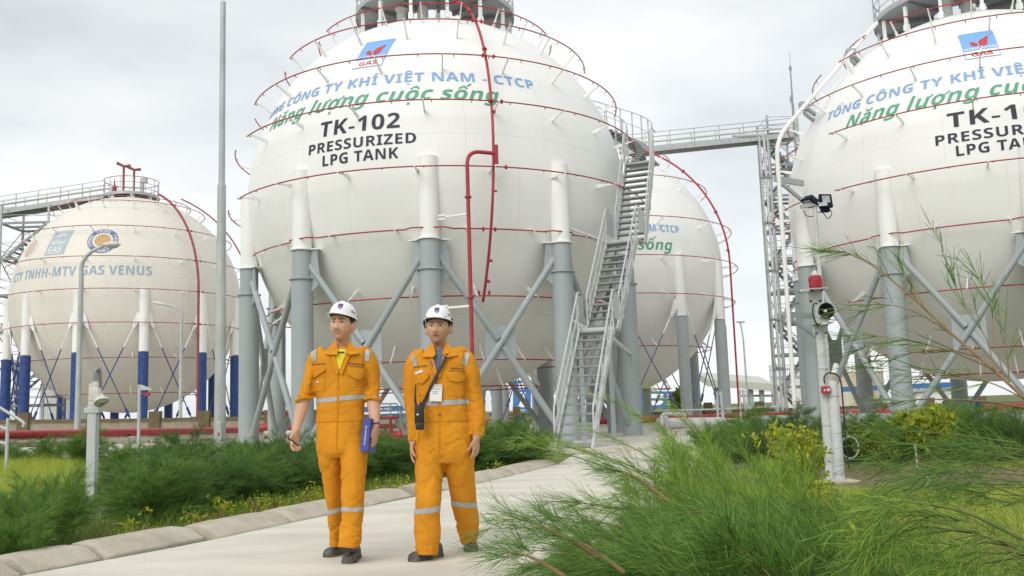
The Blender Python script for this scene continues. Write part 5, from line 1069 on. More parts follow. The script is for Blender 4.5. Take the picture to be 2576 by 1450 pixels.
def shoe(root, toe, heel, ank, w_=.05, lift=0.):
    toe, heel = np.asarray(toe, float), np.asarray(heel, float); d = toe-heel; L_ = np.linalg.norm(d); d /= L_; sd = np.array([d[1], -d[0], 0]); sd /= np.linalg.norm(sd)
    up = np.array([0, 0, 1.]); k = MB(); so_ = MB(); V = []; VS = []; sg = 20; prof = [(0, .026, .075), (.03, .034, .10), (.25, .036, .115), (.42, .038, .095), (.6, .045, .072), (.78, .05, .062), (.9, .045, .055), (.97, .03, .043), (1.0, .012, .03)]
    for t, hw, hh in prof:
        c = heel+d*t*L_+up*.024
        for q in range(sg): u = math.pi*q/(sg-1); x = math.cos(u); z = math.sin(u); V.append(c+sd*hw*np.sign(x)*abs(x)**.75+up*(hh-.024)*z**.7)
        for x, z in ((-1.06, 0), (-1.08, .026), (1.08, .026), (1.06, 0)): VS.append(heel+d*(t*L_*1.02-.004)+sd*hw*1.03*x+up*z)
    n = len(prof); k.add(V, [(i*sg+q, i*sg+q+1, (i+1)*sg+q+1, (i+1)*sg+q) for i in range(n-1) for q in range(sg-1)]+[tuple(range(sg)), tuple((n-1)*sg+q for q in range(sg))])
    a = np.asarray(ank, float); b0 = heel+d*L_*.24; k.tube([b0+up*.06, b0*.5+a*.5+up*.05, a+up*.03], [.042, .04, .038], 16)
    sh = k.build('shoe', M['shoe'], root, True, 0, True); so_.add(VS, [(i*4+q, i*4+(q+1) % 4, (i+1)*4+(q+1) % 4, (i+1)*4+q) for i in range(n-1) for q in range(4)]+[(3, 2, 1, 0), tuple((n-1)*4+q for q in range(4))]); so_.build('sole', M['sole'], sh, True, 0, True)
    tc_ = MB(); Vt = []
    for t, hw, hh in ((.74, .051, .066), (.84, .049, .063), (.92, .043, .056), (.98, .03, .046), (1.008, .012, .034)):
        c = heel+d*t*L_+up*.024
        for q in range(sg): u = math.pi*q/(sg-1); x = math.cos(u); z = math.sin(u); Vt.append(c+sd*(hw+.001)*np.sign(x)*abs(x)**.75+up*(hh-.022)*z**.7)
    tc_.add(Vt, [(i*sg+q, i*sg+q+1, (i+1)*sg+q+1, (i+1)*sg+q) for i in range(4) for q in range(sg-1)]+[tuple(4*sg+q for q in range(sg))]); tc_.build('toe_cap', M['sole'], sh, True, 0, True)
    lc = MB()
    for t in (.42, .5, .58): c = heel+d*t*L_; hh = np.interp(t, [p[0] for p in prof], [p[2] for p in prof]); lc.tube([c+sd*.024+up*(hh-.006), c+up*(hh+.003), c-sd*.024+up*(hh-.006)], .0035, 6)
    lc.build('laces', M['black'], sh)
LM = dict(Y=6.6, seed=1.7, skin='skin', base=gnd(858, 1408)*[1, 1, 0], label='smiling man in orange coveralls and white helmet holding a blue book',
    torso=[(859, 877, 28, .07, .01), (859, 882, 44, .085, .01), (859, 889, 62, .1, .01), (859, 900, 73, .115, 0), (858, 928, 71, .125, 0), (857, 965, 65, .125, 0), (856, 1005, 61, .122, 0), (857, 1050, 61, .122, 0), (859, 1100, 63, .13, 0), (860, 1132, 61, .125, 0), (861, 1150, 50, .1, 0)],
    legs=[[(832, 1110, 34, .115, .01), (832, 1155, 31, .105, .03), (836, 1205, 25, .088, .07), (840, 1250, 22, .075, .11), (843, 1300, 20, .07, .17), (845, 1345, 18, .062, .24), (846, 1371, 17, .058, .27)],
          [(889, 1110, 34, .115, -.01), (891, 1155, 32, .11, -.03), (889, 1205, 31, .098, -.07), (889, 1250, 29.5, .09, -.09), (888, 1300, 28, .085, -.09), (882, 1345, 29, .085, -.09), (877, 1379, 27, .08, -.1)]],
    sleeves=[[(820, 893, .06, 0), (800, 899, .066, 0), (791, 917, .066, 0), (783, 942, .061, -.01), (776, 967, .06, -.02), (769, 990, .058, -.03), (765, 1006, .056, -.04)], [(898, 892, .06, 0), (918, 897, .066, 0), (929, 916, .066, .01), (936, 945, .06, .02), (936, 972, .058, .02), (935, 992, .056, .0), (936, 1006, .052, -.02)]],
    forearms=[[(772, 985, .034, -.03), (764, 1010, .045, -.04), (756, 1038, .042, -.07), (748, 1068, .031, -.1), (744, 1086, .0265, -.12)], [(936, 985, .032, -.0), (938, 1010, .044, -.03), (942, 1038, .041, -.06), (944, 1062, .031, -.09), (943, 1076, .027, -.1)]],
    hands=[dict(w=(744, 1085, -.12), d=(-.12, -.05, -1), a=(-.55, -.8, .0), curl=.62, t=-1, tc=.6), dict(w=(943, 1075, -.1), d=(-.03, .05, -1), a=(-.35, -.95, 0), curl=.35, t=1, tc=.2)],
    head=(860, 817, -.02), yaw=rad(-11), pitch=rad(-4), roll=rad(3), neck=(860, 868, .02), hs=1.02, wide=.97, htilt=(rad(-7), rad(4)), hk=.86, smile=True, eye=.0036, gaze=-.001, hairz=.004, ea=.12,
    arm=[((797, 886), (791, 985)), ((923, 886), (922, 985))], folds=[(776, 968, -.02, .09, .011), (936, 975, .0, .08, .010), (860, 1148, -.05, .10, .007), (889, 1235, -.1, .11, .005), (880, 1355, -.1, .10, .010), (845, 1345, .2, .09, .009), (858, 1030, -.1, .12, .004)],
    patches=[('shirt', [(842, 882), (881, 882), (861, 936)], .003, 'yellow', 0), ('shirt_neckband', [(847, 888), (874, 888), (873, 892), (849, 892)], .0055, 'dtext', 0),
             ('lapel', [(836, 880), (845, 876), (862, 938), (858, 944)], .009, 'orange', -.006), ('lapel', [(884, 876), (893, 884), (868, 946), (862, 938)], .009, 'orange', -.006),
             ('pocket_flap', [(788, 935), (826, 927), (829, 936), (806, 948), (792, 957), (786, 952)], .009, 'orange', -.007), ('pocket_flap', [(882, 927), (916, 930), (918, 946), (906, 957), (892, 950), (881, 942)], .009, 'orange', -.007),
             ('pocket', [(790, 940), (826, 936), (824, 983), (793, 985)], .003, 'orange', 0), ('pocket', [(883, 938), (915, 942), (914, 984), (884, 981)], .003, 'orange', 0),
             ('shoulder_tape', [(787, 886), (800, 880), (801, 909), (790, 911)], .004, 'tape', 0), ('shoulder_tape', [(921, 880), (934, 886), (931, 911), (918, 908)], .004, 'tape', 0),
             ('front_placket', [(861, 938), (868, 944), (863, 1000), (864, 1060), (866, 1128), (862, 1128), (856, 1060), (856, 1000)], .0035, 'orange', 0), ('seam', [(857.5, 940), (858.8, 940), (857, 1128), (855.6, 1128)], .0045, 'orangeseam', 0)],
    bands=[(998, 1010, 788, 922, dict(slope=-.06)), (1060, 1062, 785, 930, dict(name='waist_seam', m='orangeseam', off=.001)), (1282, 1295, 815, 862, dict(slope=-.18)), (1270, 1281, 858, 922, dict(slope=.05))],
    texts=[('CÔNG TY CHẾ BIẾN KHÍ VŨNG TÀU', 789, 828, 921, 4, -1), ('PETRO VIETNAM GAS CORPORATION', 882, 921, 919, 4, 2), ('Vung Tau Gas Processing Company', 886, 918, 924, 3, 2)],
    buttons=[(805, 962, .008, 'ivory'), (853, 927, .006, 'rust'), (867, 927, .006, 'rust'), (860, 934, .004, 'zinc')],
    collar=[[(836, 862, -.03), (845, 861, -.065), (851, 885, -.145), (846, 893, -.155), (818, 892, -.115)], [(883, 860, -.03), (875, 862, -.065), (868, 885, -.145), (880, 893, -.15), (905, 889, -.11)]])
RM = dict(Y=6.66, seed=5.3, skin='skin2', base=gnd(1112, 1400)*[1, 1, 0], label='serious man in orange coveralls with shoulder strap, radio and badge',
    torso=[(1104, 882, 28, .075, .01), (1105, 888, 46, .088, .01), (1107, 897, 63, .105, .01), (1110, 908, 73, .12, 0), (1111, 935, 72, .13, 0), (1112, 970, 66, .13, 0), (1114, 1010, 63, .13, 0), (1116, 1060, 66, .13, 0), (1118, 1105, 72, .135, 0), (1118, 1140, 72, .13, 0), (1116, 1165, 62, .105, 0)],
    legs=[[(1081, 1120, 38, .125, .0), (1080, 1165, 37, .12, -.02), (1079, 1210, 35, .108, -.05), (1078, 1255, 34, .1, -.08), (1076, 1300, 34, .095, -.08), (1076, 1345, 34, .092, -.08), (1075, 1397, 26, .082, -.09)],
          [(1156, 1120, 38, .125, .0), (1156, 1165, 38, .12, .04), (1160, 1210, 37, .108, .09), (1167, 1255, 34, .098, .15), (1175, 1300, 31, .09, .24), (1179, 1335, 28, .08, .31), (1178, 1362, 21, .068, .36)]],
    sleeves=[[(1070, 899, .06, 0), (1050, 905, .068, 0), (1039, 928, .066, 0), (1036, 970, .06, .01), (1036, 1012, .057, .01), (1038, 1055, .054, -.01), (1040, 1088, .047, -.03), (1040, 1112, .042, -.04)], [(1150, 898, .06, 0), (1168, 903, .068, 0), (1181, 928, .068, 0), (1190, 970, .064, .01), (1197, 1010, .064, .01), (1203, 1045, .063, -.01), (1203, 1075, .055, -.03), (1199, 1099, .044, -.05)]],
    forearms=[[(1040, 1085, .032, -.03), (1039, 1105, .028, -.04), (1037, 1117, .026, -.05)], [(1201, 1080, .034, -.04), (1199, 1098, .029, -.05), (1198, 1106, .027, -.055)]],
    hands=[dict(w=(1038, 1114, -.05), d=(-.02, 0, -1), a=(-.2, -1, 0), curl=.3, t=-1, sc=.95), dict(w=(1198, 1103, -.055), d=(-.05, -.03, -1), a=(-.55, -.85, 0), curl=.3, t=1, sc=.95)],
    head=(1102, 826, -.02), yaw=rad(-6), pitch=rad(-5), roll=rad(1), neck=(1104, 874, .02), hs=1.0, wide=1.05, htilt=(rad(-5), rad(2)), hk=.89, smile=False, eye=.0034, gaze=.001, hairz=.0, ea=.06, fringe=True,
    arm=[((1047, 895), (1055, 1010)), ((1173, 893), (1173, 1010))], folds=[(1036, 1085, -.03, .09, .007), (1202, 1065, -.02, .10, .008), (1090, 1165, -.1, .12, .007), (1078, 1240, -.1, .11, .006), (1076, 1365, -.1, .09, .008), (1178, 1320, .3, .09, .009), (1112, 1050, -.1, .14, .004), (1190, 1000, 0, .1, .004)],
    patches=[('shirt', [(1082, 876), (1126, 876), (1104, 948)], .003, 'denim', 0), ('lapel', [(1076, 884), (1086, 880), (1106, 946), (1101, 952)], .009, 'orange', -.006), ('lapel', [(1124, 880), (1134, 888), (1111, 952), (1104, 948)], .009, 'orange', -.006),
             ('pocket_flap', [(1052, 945), (1083, 942), (1082, 953), (1068, 967), (1056, 962)], .009, 'orange', -.007), ('pocket_flap', [(1128, 941), (1173, 944), (1172, 957), (1152, 963), (1132, 958)], .009, 'orange', -.007),
             ('pocket', [(1054, 950), (1084, 948), (1083, 996), (1057, 996)], .003, 'orange', 0), ('pocket', [(1131, 948), (1170, 950), (1168, 998), (1133, 996)], .003, 'orange', 0),
             ('shoulder_tape', [(1037, 900), (1048, 893), (1053, 921), (1042, 925)], .004, 'tape', 0), ('shoulder_tape', [(1170, 887), (1183, 894), (1175, 923), (1163, 920)], .004, 'tape', 0),
             ('name_tape', [(1047, 938), (1067, 932), (1068, 938), (1048, 944)], .004, 'page', 0),
             ('front_placket', [(1104, 950), (1114, 952), (1113, 1010), (1115, 1060), (1116, 1140), (1111, 1140), (1107, 1060), (1105, 1010)], .0035, 'orange', 0), ('seam', [(1106, 952), (1107.3, 952), (1110, 1140), (1108.7, 1140)], .0045, 'orangeseam', 0), ('hip_pocket_seam', [(1060, 1075), (1061.5, 1075), (1053, 1130), (1051.5, 1130)], .003, 'orangeseam', 0)],
    bands=[(1008, 1020, 1062, 1180, dict(slope=-.02)), (1060, 1062, 1050, 1186, dict(name='waist_seam', m='orangeseam', off=.001)), (1272, 1286, 1040, 1114, dict(slope=-.1)), (1266, 1280, 1128, 1208, dict(slope=.12))],
    texts=[('BAN QUẢN LÝ DỰ ÁN KHÍ', 1045, 1077, 928, 4, -3), ('PETROVIETNAM GAS', 1138, 1168, 931, 4, 1), ('South East Gas Pipeline Project', 1134, 1171, 936, 3, 1), ('NGUYÊN CÔNG', 1050, 1065, 941, 3.4, -4)],
    buttons=[(1152, 957, .009, 'oldred'), (1068, 961, .008, 'oldred'), (1110, 1043, .008, 'oldred')],
    collar=[[(1080, 866, -.03), (1089, 864, -.065), (1096, 890, -.145), (1090, 899, -.155), (1060, 898, -.115)], [(1128, 864, -.03), (1120, 866, -.065), (1112, 889, -.145), (1126, 899, -.15), (1153, 894, -.11)]])
pL, JL, sL, meL, covL = person(LM)
g1, g2 = gnd(875, 1424), gnd(877, 1386); shoe(pL, gnd(875, 1421), gnd(875, 1421)+[.012, .285, 0], JL(878, 1382, -.1)); tB = gnd(822, 1405); shoe(pL, tB, tB+[.1, .26, 0], JL(846, 1372, .27))
pR, JR, sR, meR, covR = person(RM)
tB = gnd(1032, 1416); shoe(pR, tB, tB+[.19, .21, 0], JR(1076, 1397, -.09)); tB = gnd(1186, 1391); shoe(pR, tB, tB+[-.02, .28, 0], JR(1179, 1360, .36))
# cuffs and wristband
k = MB(); c_ = JL(943, 1066, -.09); k.tube([c_+[.036*math.cos(u), .034*math.sin(u), .006*math.cos(u)] for u in np.linspace(0, 6.28, 20, endpoint=False)], .004, 6, closed=True); k.build('wristband', M['black'], pL)
for P_, jj, w0, r_ in ((pL, JL, (765, 1003, -.04), .056), (pL, JL, (936, 1003, -.02), .053)):
    k = MB(); c_ = jj(*w0); k.tube([c_+[(r_+.003)*math.cos(u), (r_+.003)*1.05*math.sin(u), .012*math.cos(u)*(1 if w0[0] < 850 else -.4)+.006*math.sin(3*u)] for u in np.linspace(0, 6.28, 28, endpoint=False)], .011, 8, closed=True); k.build('rolled_cuff', M['orange'], covL)
# belongings: each its own object
hold = LM['hands'][0]['hold']; a, b_ = JL(717, 1096, -.2), JL(752, 1123, -.17); t = thing('pen', 'dark pen held in the fingers of the smiling man', 'pen', (a+b_)/2); k = MB(); k.tube([a, a+(b_-a)*.1, a+(b_-a)*.9, b_], [.004, .0055, .0055, .0025], 10); k.build('pen_barrel', M['black'], t); k = MB(); k.cyl(a+(b_-a)*.14, a+(b_-a)*.18, .0062); k.build('pen_ring', M['zinc'], t)
bc = JL(920, 1094, -.17); t = thing('book', 'thick blue hardback book held at the smiling man\'s hip', 'book', bc); Rb = np.array(Matrix.Rotation(rad(-10), 3, 'Z')@Matrix.Rotation(rad(5), 3, 'Y')@Matrix.Rotation(rad(-6), 3, 'X'))
tb = lambda p: np.asarray(p)@Rb.T+bc
k = MB(); k.box(tb((-.024, .08, 0)), (.004, .17, .225), rot=Rb); k.box(tb((.024, .08, 0)), (.004, .17, .225), rot=Rb); k.box(tb((0, -.004, 0)), (.052, .004, .225), rot=Rb); k.build('cover', M['bookblue'], t, False, .001); k = MB(); k.box(tb((0, .078, 0)), (.043, .155, .215), rot=Rb); k.build('pages', M['page'], t, False)
fm = text_mesh('NHẬT TRƯỜNG NHIỆM CƠ CẤU', .02); mxx = max(v.co.x for v in fm.vertices)
for v in fm.vertices: v.co = Vector(tb((.004-v.co.y*.011, -.0068, .06-v.co.x/mxx*.13))-bc); v.co = v.co
for p in fm.polygons: pass
link('lettering', fm, M['logowhite'], t, False, 0, False)
# strap, radio, badge
P = [sR(1128, 893, .03), sR(1124, 905, .024), sR(1112, 930, .026), sR(1098, 956, .026), sR(1084, 985, .024), sR(1072, 1012, .022), JR(1064, 1028, -.17)]
t = thing('radio', 'black two way radio in a case hanging at the second man\'s side', 'radio', JR(1055, 1048, -.19))
k = MB(); Ps = smoothline(P, 6); 
for i in range(len(Ps)-1): k.beam(Ps[i], Ps[i+1]+(Ps[i+1]-Ps[i])*.15, .02, .004, (0, -1, .15))
k.build('strap', M['strapb'], t, False); c_ = JR(1055, 1043, -.19); k = MB(); k.box(c_, (.064, .04, .135)); k.box(c_+[.002, -.004, -.08], (.058, .038, .05)); k.build('radio_case', M['black'], t, True, .01); k = MB(); k.box(c_+[-.01, -.021, .0], (.014, .004, .01)); k.build('radio_label', M['page'], t, False)
k = MB(); k.cyl(c_+[-.022, 0, .06], c_+[-.026, 0, .1], .008); k.cyl(c_+[-.026, 0, .1], JR(1046, 967, -.19), .0065, .004, 10); k.build('antenna', M['black'], t); k = MB(); k.cyl(c_+[.012, 0, .065], c_+[.012, 0, .085], .009); k.cyl(c_+[.026, 0, .06], c_+[.03, .0, .1], .004); k.build('knob', M['black'], t)
bp = sR(1101, 985, .012); t = thing('name_badge', 'white name badge on a purple lanyard on the second man', 'badge', bp); Rb = np.array(Matrix.Rotation(rad(4), 3, 'Y')@Matrix.Rotation(rad(-6), 3, 'X')); k = MB(); k.box(bp+[0, -.006, -.012], (.083, .003, .118), rot=Rb); k.build('badge_card', M['page'], t, False)
k = MB(); k.box(bp+Rb@np.array([0, -.009, .038]), (.078, .002, .012), rot=Rb); o = k.build('badge_header', M['pvc'], t, False); k = MB(); k.box(bp+Rb@np.array([0, -.0095, .015]), (.066, .002, .005), rot=Rb); k.box(bp+Rb@np.array([-.004, -.0095, -.004]), (.05, .002, .003), rot=Rb); k.box(bp+Rb@np.array([-.008, -.0095, -.016]), (.04, .002, .003), rot=Rb); k.build('printed_lines', M['logograyblue'], t, False)
P = [sR(1132, 878, .012), sR(1122, 892, .012), sR(1108, 930, .013), sR(1101, 960, .013)]; k = MB(); P2 = smoothline(P, 5)
for i in range(len(P2)-1): k.beam(P2[i], P2[i+1], .012, .002, (0, -1, .1))
P = [sR(1082, 884, .008), sR(1087, 905, .01), sR(1095, 935, .013), sR(1101, 960, .013)]; P2 = smoothline(P, 5)
for i in range(len(P2)-1): k.beam(P2[i], P2[i+1], .009, .002, (0, -1, .1))
k.build('lanyard', M['purple'], t, False); k = MB(); q = sR(1101, 960, .014); k.cyl(q, bp+[0, -.006, .05], .004, seg=8); k.build('clip', M['black'], t)
# helmet side gear of the second man
hc = JR(1102, 826, -.02)
for q in (-1, 1): k = MB(); k.ell(hc+[q*.099, .012, .045], (.009, .022, .026), 14, 10); k.box(hc+[q*.095, .012, .025], (.008, .02, .04)); k.build('ear_clip', M['innerband'], pR)
# ------------------------------------------------------------------ vegetation
rng = np.random.default_rng(7)
def nrm(v): return v/np.maximum(np.linalg.norm(v, axis=-1, keepdims=True), 1e-9)
def ribbons(P, w0, w1, rng):
    # P (n,k,3) polylines -> thin blades
    n, k, _ = P.shape; T = nrm(P[:, -1]-P[:, 0]); r = rng.normal(size=(n, 3)); S_ = nrm(np.cross(T, r)); w = np.linspace(w0, w1, k)[None, :, None]*.5
    V = np.concatenate([P-S_[:, None]*w, P+S_[:, None]*w], 1).reshape(-1, 3); b = (np.arange(n)*2*k)[:, None, None]; i = np.arange(k-1)[None, :, None]
    F = np.concatenate([b+i, b+i+1, b+i+1+k, b+i+k], 2).reshape(-1, 4); return V, F
def fastmesh(name, V, F):
    me = bpy.data.meshes.new(name); nv, nf = len(V), len(F); me.vertices.add(nv); me.vertices.foreach_set('co', np.asarray(V, np.float32).ravel()); me.loops.add(nf*4); me.loops.foreach_set('vertex_index', np.asarray(F, np.int32).ravel())
    me.polygons.add(nf); me.polygons.foreach_set('loop_start', np.arange(0, nf*4, 4, dtype=np.int32)); me.polygons.foreach_set('loop_total', np.full(nf, 4, np.int32)); me.update(); return me
def casu(stems, rng, shoots=16, needles=26, sl=(.16, .34), nl=(.07, .14), w=.0017, ang=.55, droop=.05, t0=.12, shoot_r=.0016):
    """feathery branches: stems (polyline, r0) -> (stem MB, needle V/F)"""
    tw = MB(); PS = []
    for P, r0 in stems:
        n = len(P); tw.tube(P, np.linspace(r0, r0*.12, n), 6, caps=False)
        s = np.linspace(0, 1, n); L_ = np.linalg.norm(np.diff(P, axis=0), axis=1).sum(); m = max(4, int(shoots*L_/.8)); t = rng.uniform(t0, 1, m); 
        q = np.stack([np.interp(t, s, P[:, i]) for i in range(3)], 1); q2 = np.stack([np.interp(np.minimum(t+.03, 1.03), np.append(s, 1.05), np.append(P[:, i], P[-1, i]+(P[-1, i]-P[-2, i])*.6)) for i in range(3)], 1)
        T = nrm(q2-q); r = nrm(np.cross(T, rng.normal(size=(m, 3)))); d = nrm(T*math.cos(ang)+r*math.sin(ang)*rng.uniform(.5, 1.2, (m, 1))); l = rng.uniform(*sl, m)*(1-.45*t); PS.append((q, d, l))
    q = np.concatenate([p[0] for p in PS]); d = np.concatenate([p[1] for p in PS]); l = np.concatenate([p[2] for p in PS])
    m = len(q); u = np.linspace(0, 1, 4)[None, :, None]; dr = np.array([0, 0, -1.])*droop
    sh = q[:, None]+d[:, None]*l[:, None, None]*u+dr*(u**2)*(l[:, None, None]/.25); V1, F1 = ribbons(sh, shoot_r*1.6, shoot_r, rng)
    # needles
    t = rng.uniform(.05, 1., (m, needles)); base = q[:, None]+d[:, None]*(l[:, None]*t)[..., None]+dr*(t**2)[..., None]*(l[:, None, None]/.25)
    r = nrm(np.cross(d[:, None], rng.normal(size=(m, needles, 3)))); a = rng.uniform(.2, .6, (m, needles, 1)); nd_ = nrm(d[:, None]*np.cos(a)+r*np.sin(a)); ln = rng.uniform(*nl, (m, needles, 1))
    b0 = base.reshape(-1, 3); n0 = nd_.reshape(-1, 3); l0 = ln.reshape(-1, 1); cv = rng.normal(size=b0.shape)*.12+[0, 0, -.12]
    P = np.stack([b0, b0+n0*l0*.5+cv*l0*.12, b0+n0*l0+cv*l0*.5], 1); V2, F2 = ribbons(P, w, w*.6, rng)
    return tw, np.concatenate([V1, V2]), np.concatenate([F1, F2+len(V1)])
def bush(name, label, loc, stems, rng, m_leaf, m_twig, group=None, cat='bush', **k):
    t = thing(name, label, cat, loc, group); tw, V, F = casu(stems, rng, **k); tw.build('stems', M[m_twig], t); link('foliage', fastmesh('foliage', V-np.asarray(loc), F), M[m_leaf], t, False, 0, False); return t
def stem_fan(c, n, h, spread, rng, lean=(0, 0), r0=.006, hv=.35):
    out_ = []
    for i in range(n):
        a = rng.uniform(0, 2*math.pi); rr = spread*math.sqrt(rng.uniform(.02, 1)); hh = h*rng.uniform(1-hv, 1.05)*(1-.35*(rr/spread)**2); p0 = np.asarray(c)+[.12*rng.normal()*spread, .12*rng.normal()*spread, 0]; p2 = np.asarray(c)+[rr*math.cos(a)+lean[0], rr*math.sin(a)+lean[1], hh]; p1 = (p0+p2)/2+[0, 0, hh*.28]+rng.normal(size=3)*.04
        out_.append((bez([p0, p1, p2], 8), r0))
    return out_
# hedge bushes: three grown shapes, copied along the kerb
protos = []
for k_, (h, sp_, ns) in enumerate(((.78, .62, 44), (.7, .6, 40), (.9, .65, 48))):
    r_ = np.random.default_rng(20+k_); tw, V, F = casu(stem_fan((0, 0, 0), ns, h, sp_, r_, hv=.5)+stem_fan((0, 0, 0), 9, h*1.35, sp_*.9, r_, hv=.2), r_, shoots=19, needles=19, w=.0028, sl=(.14, .34), nl=(.07, .15), t0=.05); protos.append((tw.mesh('stems'), fastmesh('foliage', V, F)))
for a_, b_ in protos: a_.materials.append(M['twigg']); b_.materials.append(M['needled'])
protos2 = [(a_, b_.copy()) for a_, b_ in protos]
for a_, b_ in protos2: b_.materials.clear(); b_.materials.append(M['needle'])
def put(label, x, y, s, rz, kx, fresh=False, group='feathery hedge bushes', sz=1.):
    t = thing('hedge_bush', label, 'bush', (x, y, -.02), group); t.rotation_euler = (0, 0, rz); t.scale = (s, s, s*sz)
    for nm, me in zip(('stems', 'foliage'), (protos2 if fresh else protos)[kx % 3]): o = bpy.data.objects.new(nm, me); COL.objects.link(o); o.parent = t
    return t
hl = 'dark feathery bush in the hedge between the kerb and the left pipes'
r_ = np.random.default_rng(3)
def kpoint(t): 
    i = t*(len(kline)-1); j = min(int(i), len(kline)-2); return kline[j]+(kline[j+1]-kline[j])*(i-j)
for px, py, s in ((60, 1395, .62), (120, 1365, .7), (150, 1350, .5), (30, 1420, .45)):
    g_ = gnd(px, py); put('low feathery bush at the lower left corner of the picture', g_[0], g_[1], s, r_.uniform(0, 6), int(r_.integers(3)), True, 'feathery bushes at the lower left')
rows = [(375, 1316, .85), (400, 1305, .9), (330, 1285, .8), (470, 1290, .95), (540, 1275, .95), (390, 1262, 1.), (610, 1262, .95), (690, 1250, 1.), (480, 1240, 1.), (570, 1228, 1.05), (640, 1218, 1.), (760, 1238, 1.), (830, 1226, 1.05), (900, 1214, 1.05), (720, 1205, 1.1), (810, 1195, 1.1), (340, 1225, .95), (430, 1212, 1.), (960, 1208, 1.05), (1020, 1202, 1.05), (920, 1185, 1.05), (1080, 1196, 1.), (1010, 1180, 1.05), (1150, 1188, 1.05), (1210, 1182, 1.1), (1260, 1178, 1.1), (1310, 1172, 1.1), (1230, 1166, 1.15), (1290, 1158, 1.15), (540, 1200, 1.05), (630, 1192, 1.05), (60, 1172, .9), (120, 1166, .9), (0, 1168, .9), (210, 1172, 1.0), (300, 1180, 1.), (400, 1178, 1.05), (500, 1176, 1.05)]
for px, py, s in rows:
    g_ = gnd(px, py); put(hl, g_[0], g_[1], s*r_.uniform(.85, 1.1), r_.uniform(0, 6), int(r_.integers(3)), r_.uniform() < .55, sz=r_.uniform(.62, .8))
hl2 = 'dark feathery bush in the hedge behind the alarm post'
for px, py, s in ((1840, 1140, 1.1), (1900, 1135, 1.1), (1960, 1150, 1.1), (2010, 1140, 1.1), (2050, 1152, 1.0), (1800, 1150, 1.0), (1870, 1160, 1.05), (1940, 1175, 1.), (2150, 1158, .95), (2230, 1152, 1.), (2290, 1160, .95), (2350, 1152, 1.05), (2420, 1158, 1.05), (2490, 1150, 1.1), (2550, 1158, 1.1), (2610, 1150, 1.1), (2180, 1140, 1.), (2260, 1138, 1.05), (2330, 1138, 1.05), (2400, 1135, 1.1), (2470, 1135, 1.1), (2540, 1132, 1.1), (2130, 1140, 1.), (2085, 1138, 1.)):
    g_ = gnd(px, py); put(hl2, g_[0], g_[1], s*r_.uniform(.85, 1.08), r_.uniform(0, 6), int(r_.integers(3)), r_.uniform() < .6, 'feathery hedge bushes on the right', sz=r_.uniform(.62, .82))
# big foreground bush on the right of the path
r_ = np.random.default_rng(11); stems = []
base = np.array([1.35, 3.9, 0])
def arc(tip, ctrl, b0=None, r0=.008): return (bez([base+r_.normal(size=3)*[.18, .2, 0] if b0 is None else b0, ctrl, tip], 12), r0)
tips = []
for i in range(80):
    u, v = r_.uniform(), r_.uniform(); px = 1330+720*u; 
    ymin = 1385-175*min(1, u/.5) if u < .5 else 1210-30*(u-.5)
    py = ymin+25+(1470-ymin)*v**.8; Y = 3.2+1.7*r_.uniform(); tp = at(px, py, Y); tp[2] = max(tp[2], .06); b0 = np.array([np.clip(tp[0]+.45+.3*r_.normal(), .55, 2.2), Y+.25*r_.normal(), 0]); c_ = (b0+tp)/2+[.12, 0, .22+.12*r_.uniform()]
    stems.append((bez([b0, c_, tp], 10), .005))
for px, py, Y, bx in ((1230, 1330, 3.9, 1.1), (1270, 1390, 3.6, 1.0), (1310, 1430, 3.4, .95), (1290, 1300, 4.1, 1.15), (1350, 1260, 4.3, 1.3)):
    tp = at(px, py, Y); b0 = np.array([bx, Y+.1, 0]); stems.append((bez([b0, (b0*.55+tp*.45)+[.1, 0, .3], tp], 12), .008))
for L_ in (((1500, 1400, 3.2), (1390, 1335, 3.15), (1285, 1300, 3.2)), ((1850, 1310, 3.0), (1790, 1288, 3.0), (1705, 1292, 3.0)), ((1570, 1440, 3.1), (1480, 1375, 3.1), (1420, 1345, 3.15)), ((1420, 1450, 3.2), (1330, 1400, 3.2), (1240, 1385, 3.25)), ((1680, 1260, 3.7), (1600, 1200, 3.7), (1540, 1180, 3.7))): stems.append((smoothline([at(*p) for p in L_], 5), .0075))
bush('feathery_bush', 'large feathery green bush in the foreground right of the path', base, stems, r_, 'needle', 'twig', 'feathery foreground bushes', shoots=30, needles=18, w=.0016, sl=(.1, .25), nl=(.06, .12), t0=.25, droop=.03, ang=.45)
r_ = np.random.default_rng(12); stems = []
for i in range(18):
    px = r_.uniform(1400, 1760); py = 1240-110*min(1, max(0, (px-1400)/260))+r_.uniform(-10, 90); Y = 5.4+.8*r_.uniform(); tp = at(px, py, Y); b0 = np.array([tp[0]*.4+.75*1.1+.15*r_.normal(), Y+.2*r_.normal(), 0]); b0[0] = max(b0[0], 1.0); stems.append((bez([b0, (b0+tp)/2+[.05, 0, .3], tp], 10), .006))
for px, py, Y, bx in ((1228, 1106, 5.6, 1.5), (1300, 1100, 5.8, 1.5), (1520, 1000, 5.8, 1.5), (1640, 985, 5.9, 1.6), (1590, 1035, 5.6, 1.4), (1470, 1080, 5.7, 1.4), (1690, 1040, 5.8, 1.5), (1400, 1120, 5.5, 1.4)):
    tp = at(px, py, Y); b0 = np.array([bx, Y, 0]); stems.append((bez([b0, b0*.6+tp*.4+[0, 0, .35], tp], 12), .008))
bush('feathery_bush', 'open feathery bush with long loose shoots before the staircase', (1.2, 5.7, 0), stems, r_, 'needle2', 'twigg', 'feathery foreground bushes', shoots=18, needles=9, w=.0018, sl=(.09, .24), nl=(.05, .1), t0=.2, droop=.02, ang=.42)
r_ = np.random.default_rng(13); stems = []
